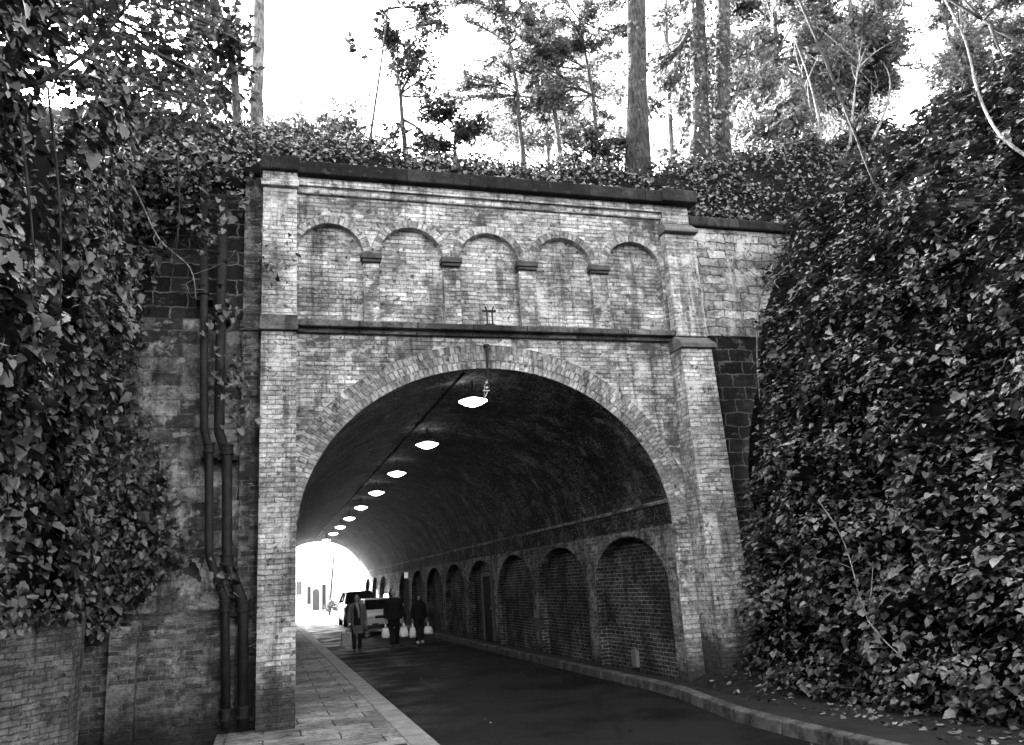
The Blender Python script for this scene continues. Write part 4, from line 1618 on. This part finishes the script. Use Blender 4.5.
    tr = m.build('trousers', trous, t, smooth=True)
    rm = tr.modifiers.new('fuse', 'REMESH')
    rm.mode = 'VOXEL'
    rm.voxel_size = .012
    rm.use_smooth_shade = True
    for sx in (-1, 1):
        f = -step if sx < 0 else step
        m = MB()
        m.ell(P3(sx * .095, f - .05, .05), (.052 * k, .14 * k, .052 * k), 12, 8)
        m.box(X + (sx * .095 - .045) * k, X + (sx * .095 + .045) * k, Y + (f - .17) * k, Y + (f + .08) * k, .003, .03)
        m.build('shoe', shoe, t, smooth=False)
    m = MB()
    if hood:
        m.ell(P3(0, .035, 1.63), (.115 * k, .115 * k, .135 * k), 14, 9)
        m.ell(P3(0, .03, 1.53), (.14 * k, .11 * k, .07 * k), 14, 7)
        m.build('hood', coat, t, smooth=True)
    else:
        m.ell(P3(0, .018, 1.655), (.083 * k, .092 * k, .095 * k), 14, 9)
        if hair_long:
            m.ell(P3(0, .06, 1.56), (.09 * k, .055 * k, .15 * k), 12, 8)
        m.build('hair', hairm, t, smooth=True)
    return {sx: np.array(arms[sx][2]) + np.array([0, 0, -.115 * k]) for sx in (-1, 1)}


def bag(label, top, w_, h_, d_, mat, group, handles=True, boxy=False):
    w_, h_, d_ = w_ * .85, h_ * .82, d_ * .85
    t = thing('shopping_bag', label, 'bag', (top[0], top[1], top[2] - h_ - .14), group)
    m = MB()
    rings = []
    zt = top[2] - .13
    prof = ((0, .75, .7), (.06, .95, .95), (.3, 1.0, 1.0), (.65, .92, .85), (.9, .7, .5), (1.0, .6, .3)) if not boxy else ((0, 1, 1), (.02, 1, 1), (.5, 1, 1), (.98, 1, .95), (1, 1, .9))
    for f, a, b in prof:
        ring = []
        for j in range(16):
            th = 2 * PI * j / 16
            c_, s_ = math.cos(th), math.sin(th)
            e_ = .35 if boxy else .7
            jj = 0 if boxy else rng.normal() * .02
            ring.append((top[0] + (math.copysign(abs(c_) ** e_, c_) * a + jj) * d_ / 2, top[1] + (math.copysign(abs(s_) ** e_, s_) * b + jj) * w_ / 2, zt - h_ + f * h_))
        rings.append(ring)
    m.loft(rings)
    m.build('sack', mat, t, smooth=not boxy)
    for s in (-1, 1):
        m = MB()
        m.tube([(top[0] + s * .015, top[1] - w_ * .22, zt - .01), (top[0] + s * .01, top[1] - w_ * .1, zt + .09), (top[0], top[1], zt + .125), (top[0] + s * .01, top[1] + w_ * .1, zt + .09),
                (top[0] + s * .015, top[1] + w_ * .22, zt - .01)], .012, 6)
        m.build('handle', mat, t, smooth=True)


GB = 'bags carried by the walkers'
h = person('left walker in an open grey coat with dark top, carrying bags', 2.44, 23.7, 1.50, M['cloth_grey'], M['cloth_black'], M['hair'], M['shoe'], .10,
           long_coat=True, hair_long=True, openc=True)
bag('tall grey paper bag in the left walker outer hand', h[-1] + np.array([-.06, 0, 0]), .30, .42, .32, M['bag_grey'], GB, boxy=True)
bag('small black handbag in the left walker inner hand', h[1] + np.array([.03, 0, 0]), .26, .22, .32, M['leather'], GB)
h = person('middle walker in a bulky black jacket with a white bag in each hand', 3.52, 24.1, 1.57, M['cloth_black'], M['cloth_black'], M['hair_grey'], M['shoe'], .14, bulk=1.25)
bag('white carrier bag on the left side of the middle walker', h[-1] + np.array([.0, 0, 0]), .25, .33, .28, M['bag_white'], GB)
bag('fuller white carrier bag on the right side of the middle walker', h[1] + np.array([.02, 0, 0]), .28, .34, .30, M['bag_white'], GB)
h = person('right walker in a black hooded coat with pale shoes and two white bags', 4.42, 25.1, 1.36, M['cloth_black'], M['cloth_black'], M['hair'], M['shoe_white'], .05, hood=True, bulk=1.1)
bag('slim white carrier bag on the left side of the hooded walker', h[-1] + np.array([.0, 0, 0]), .24, .36, .25, M['bag_white'], GB)
bag('round white carrier bag on the right side of the hooded walker', h[1] + np.array([.04, 0, 0]), .28, .27, .32, M['bag_white'], GB)

# drain cover in the near pavement
c0 = at(388, 744, 0.0 + 8.95)
t = thing('drain_cover', 'dark iron drain cover set in the near pavement by the kerb', 'drain cover', (1.15, 8.62, .1))
m = MB()
m.box(.88, 1.40, 8.40, 8.93, .085, .106)
m.build('frame', M['iron'], t, bevel=.004)
m = MB()
for i in range(6):
    m.box(.93 + .075 * i, .975 + .075 * i, 8.45, 8.88, .104, .112)
m.build('grate', M['iron_mid'], t)

# ------------------------------------------------------------------ light, sky, camera
SUN_EL, SUN_AZ = 28.0, 335.0      # azimuth clockwise from +y: low beyond the hill, a little to the left
wd = bpy.data.worlds.new('World')
S.world = wd
wd.use_nodes = True
nt = wd.node_tree
for nd in list(nt.nodes):
    nt.nodes.remove(nd)
sky = nt.nodes.new('ShaderNodeTexSky')
sky.sky_type = 'NISHITA'
sky.sun_disc = False
sky.sun_elevation = math.radians(SUN_EL)
sky.sun_rotation = math.radians(SUN_AZ)
sky.air_density = 1.0
sky.dust_density = 4.0
sky.ozone_density = 1.0
bwn = nt.nodes.new('ShaderNodeRGBToBW')
bg = nt.nodes.new('ShaderNodeBackground')
bg.inputs[1].default_value = .15
ow = nt.nodes.new('ShaderNodeOutputWorld')
nt.links.new(sky.outputs[0], bwn.inputs[0])
nt.links.new(bwn.outputs[0], bg.inputs[0])
nt.links.new(bg.outputs[0], ow.inputs[0])

sl = bpy.data.lights.new('sun', 'SUN')
sl.energy = 4.0
sl.angle = math.radians(.6)
so = bpy.data.objects.new('sun', sl)
COL.objects.link(so)
az, el = math.radians(SUN_AZ), math.radians(SUN_EL)
dvec = Vector((math.sin(az) * math.cos(el), math.cos(az) * math.cos(el), math.sin(el)))
so.rotation_euler = dvec.to_track_quat('Z', 'Y').to_euler()
so.location = (0, 0, 40)

cd = bpy.data.cameras.new('camera')
cd.sensor_width = 36
cd.lens = F_PX / 1024 * 36
cd.clip_start = .05
cd.clip_end = 2000
co = bpy.data.objects.new('camera', cd)
COL.objects.link(co)
mw = Matrix(((RT[0], UP[0], -FW[0], CAM[0]), (RT[1], UP[1], -FW[1], CAM[1]), (RT[2], UP[2], -FW[2], CAM[2]), (0, 0, 0, 1)))
co.matrix_world = mw
S.camera = co

for o in bpy.data.objects:
    if '_o' in o:
        del o['_o']
S.view_settings.view_transform = 'Standard'
S.view_settings.look = 'None'
S.view_settings.exposure = 4.15
S.view_settings.gamma = 1
S.cycles.max_bounces = 3
S.cycles.diffuse_bounces = 3
S.cycles.glossy_bounces = 1
S.cycles.transmission_bounces = 1
S.cycles.transparent_max_bounces = 2
S.cycles.use_denoising = True
S.cycles.use_adaptive_sampling = True
S.cycles.adaptive_threshold = .02
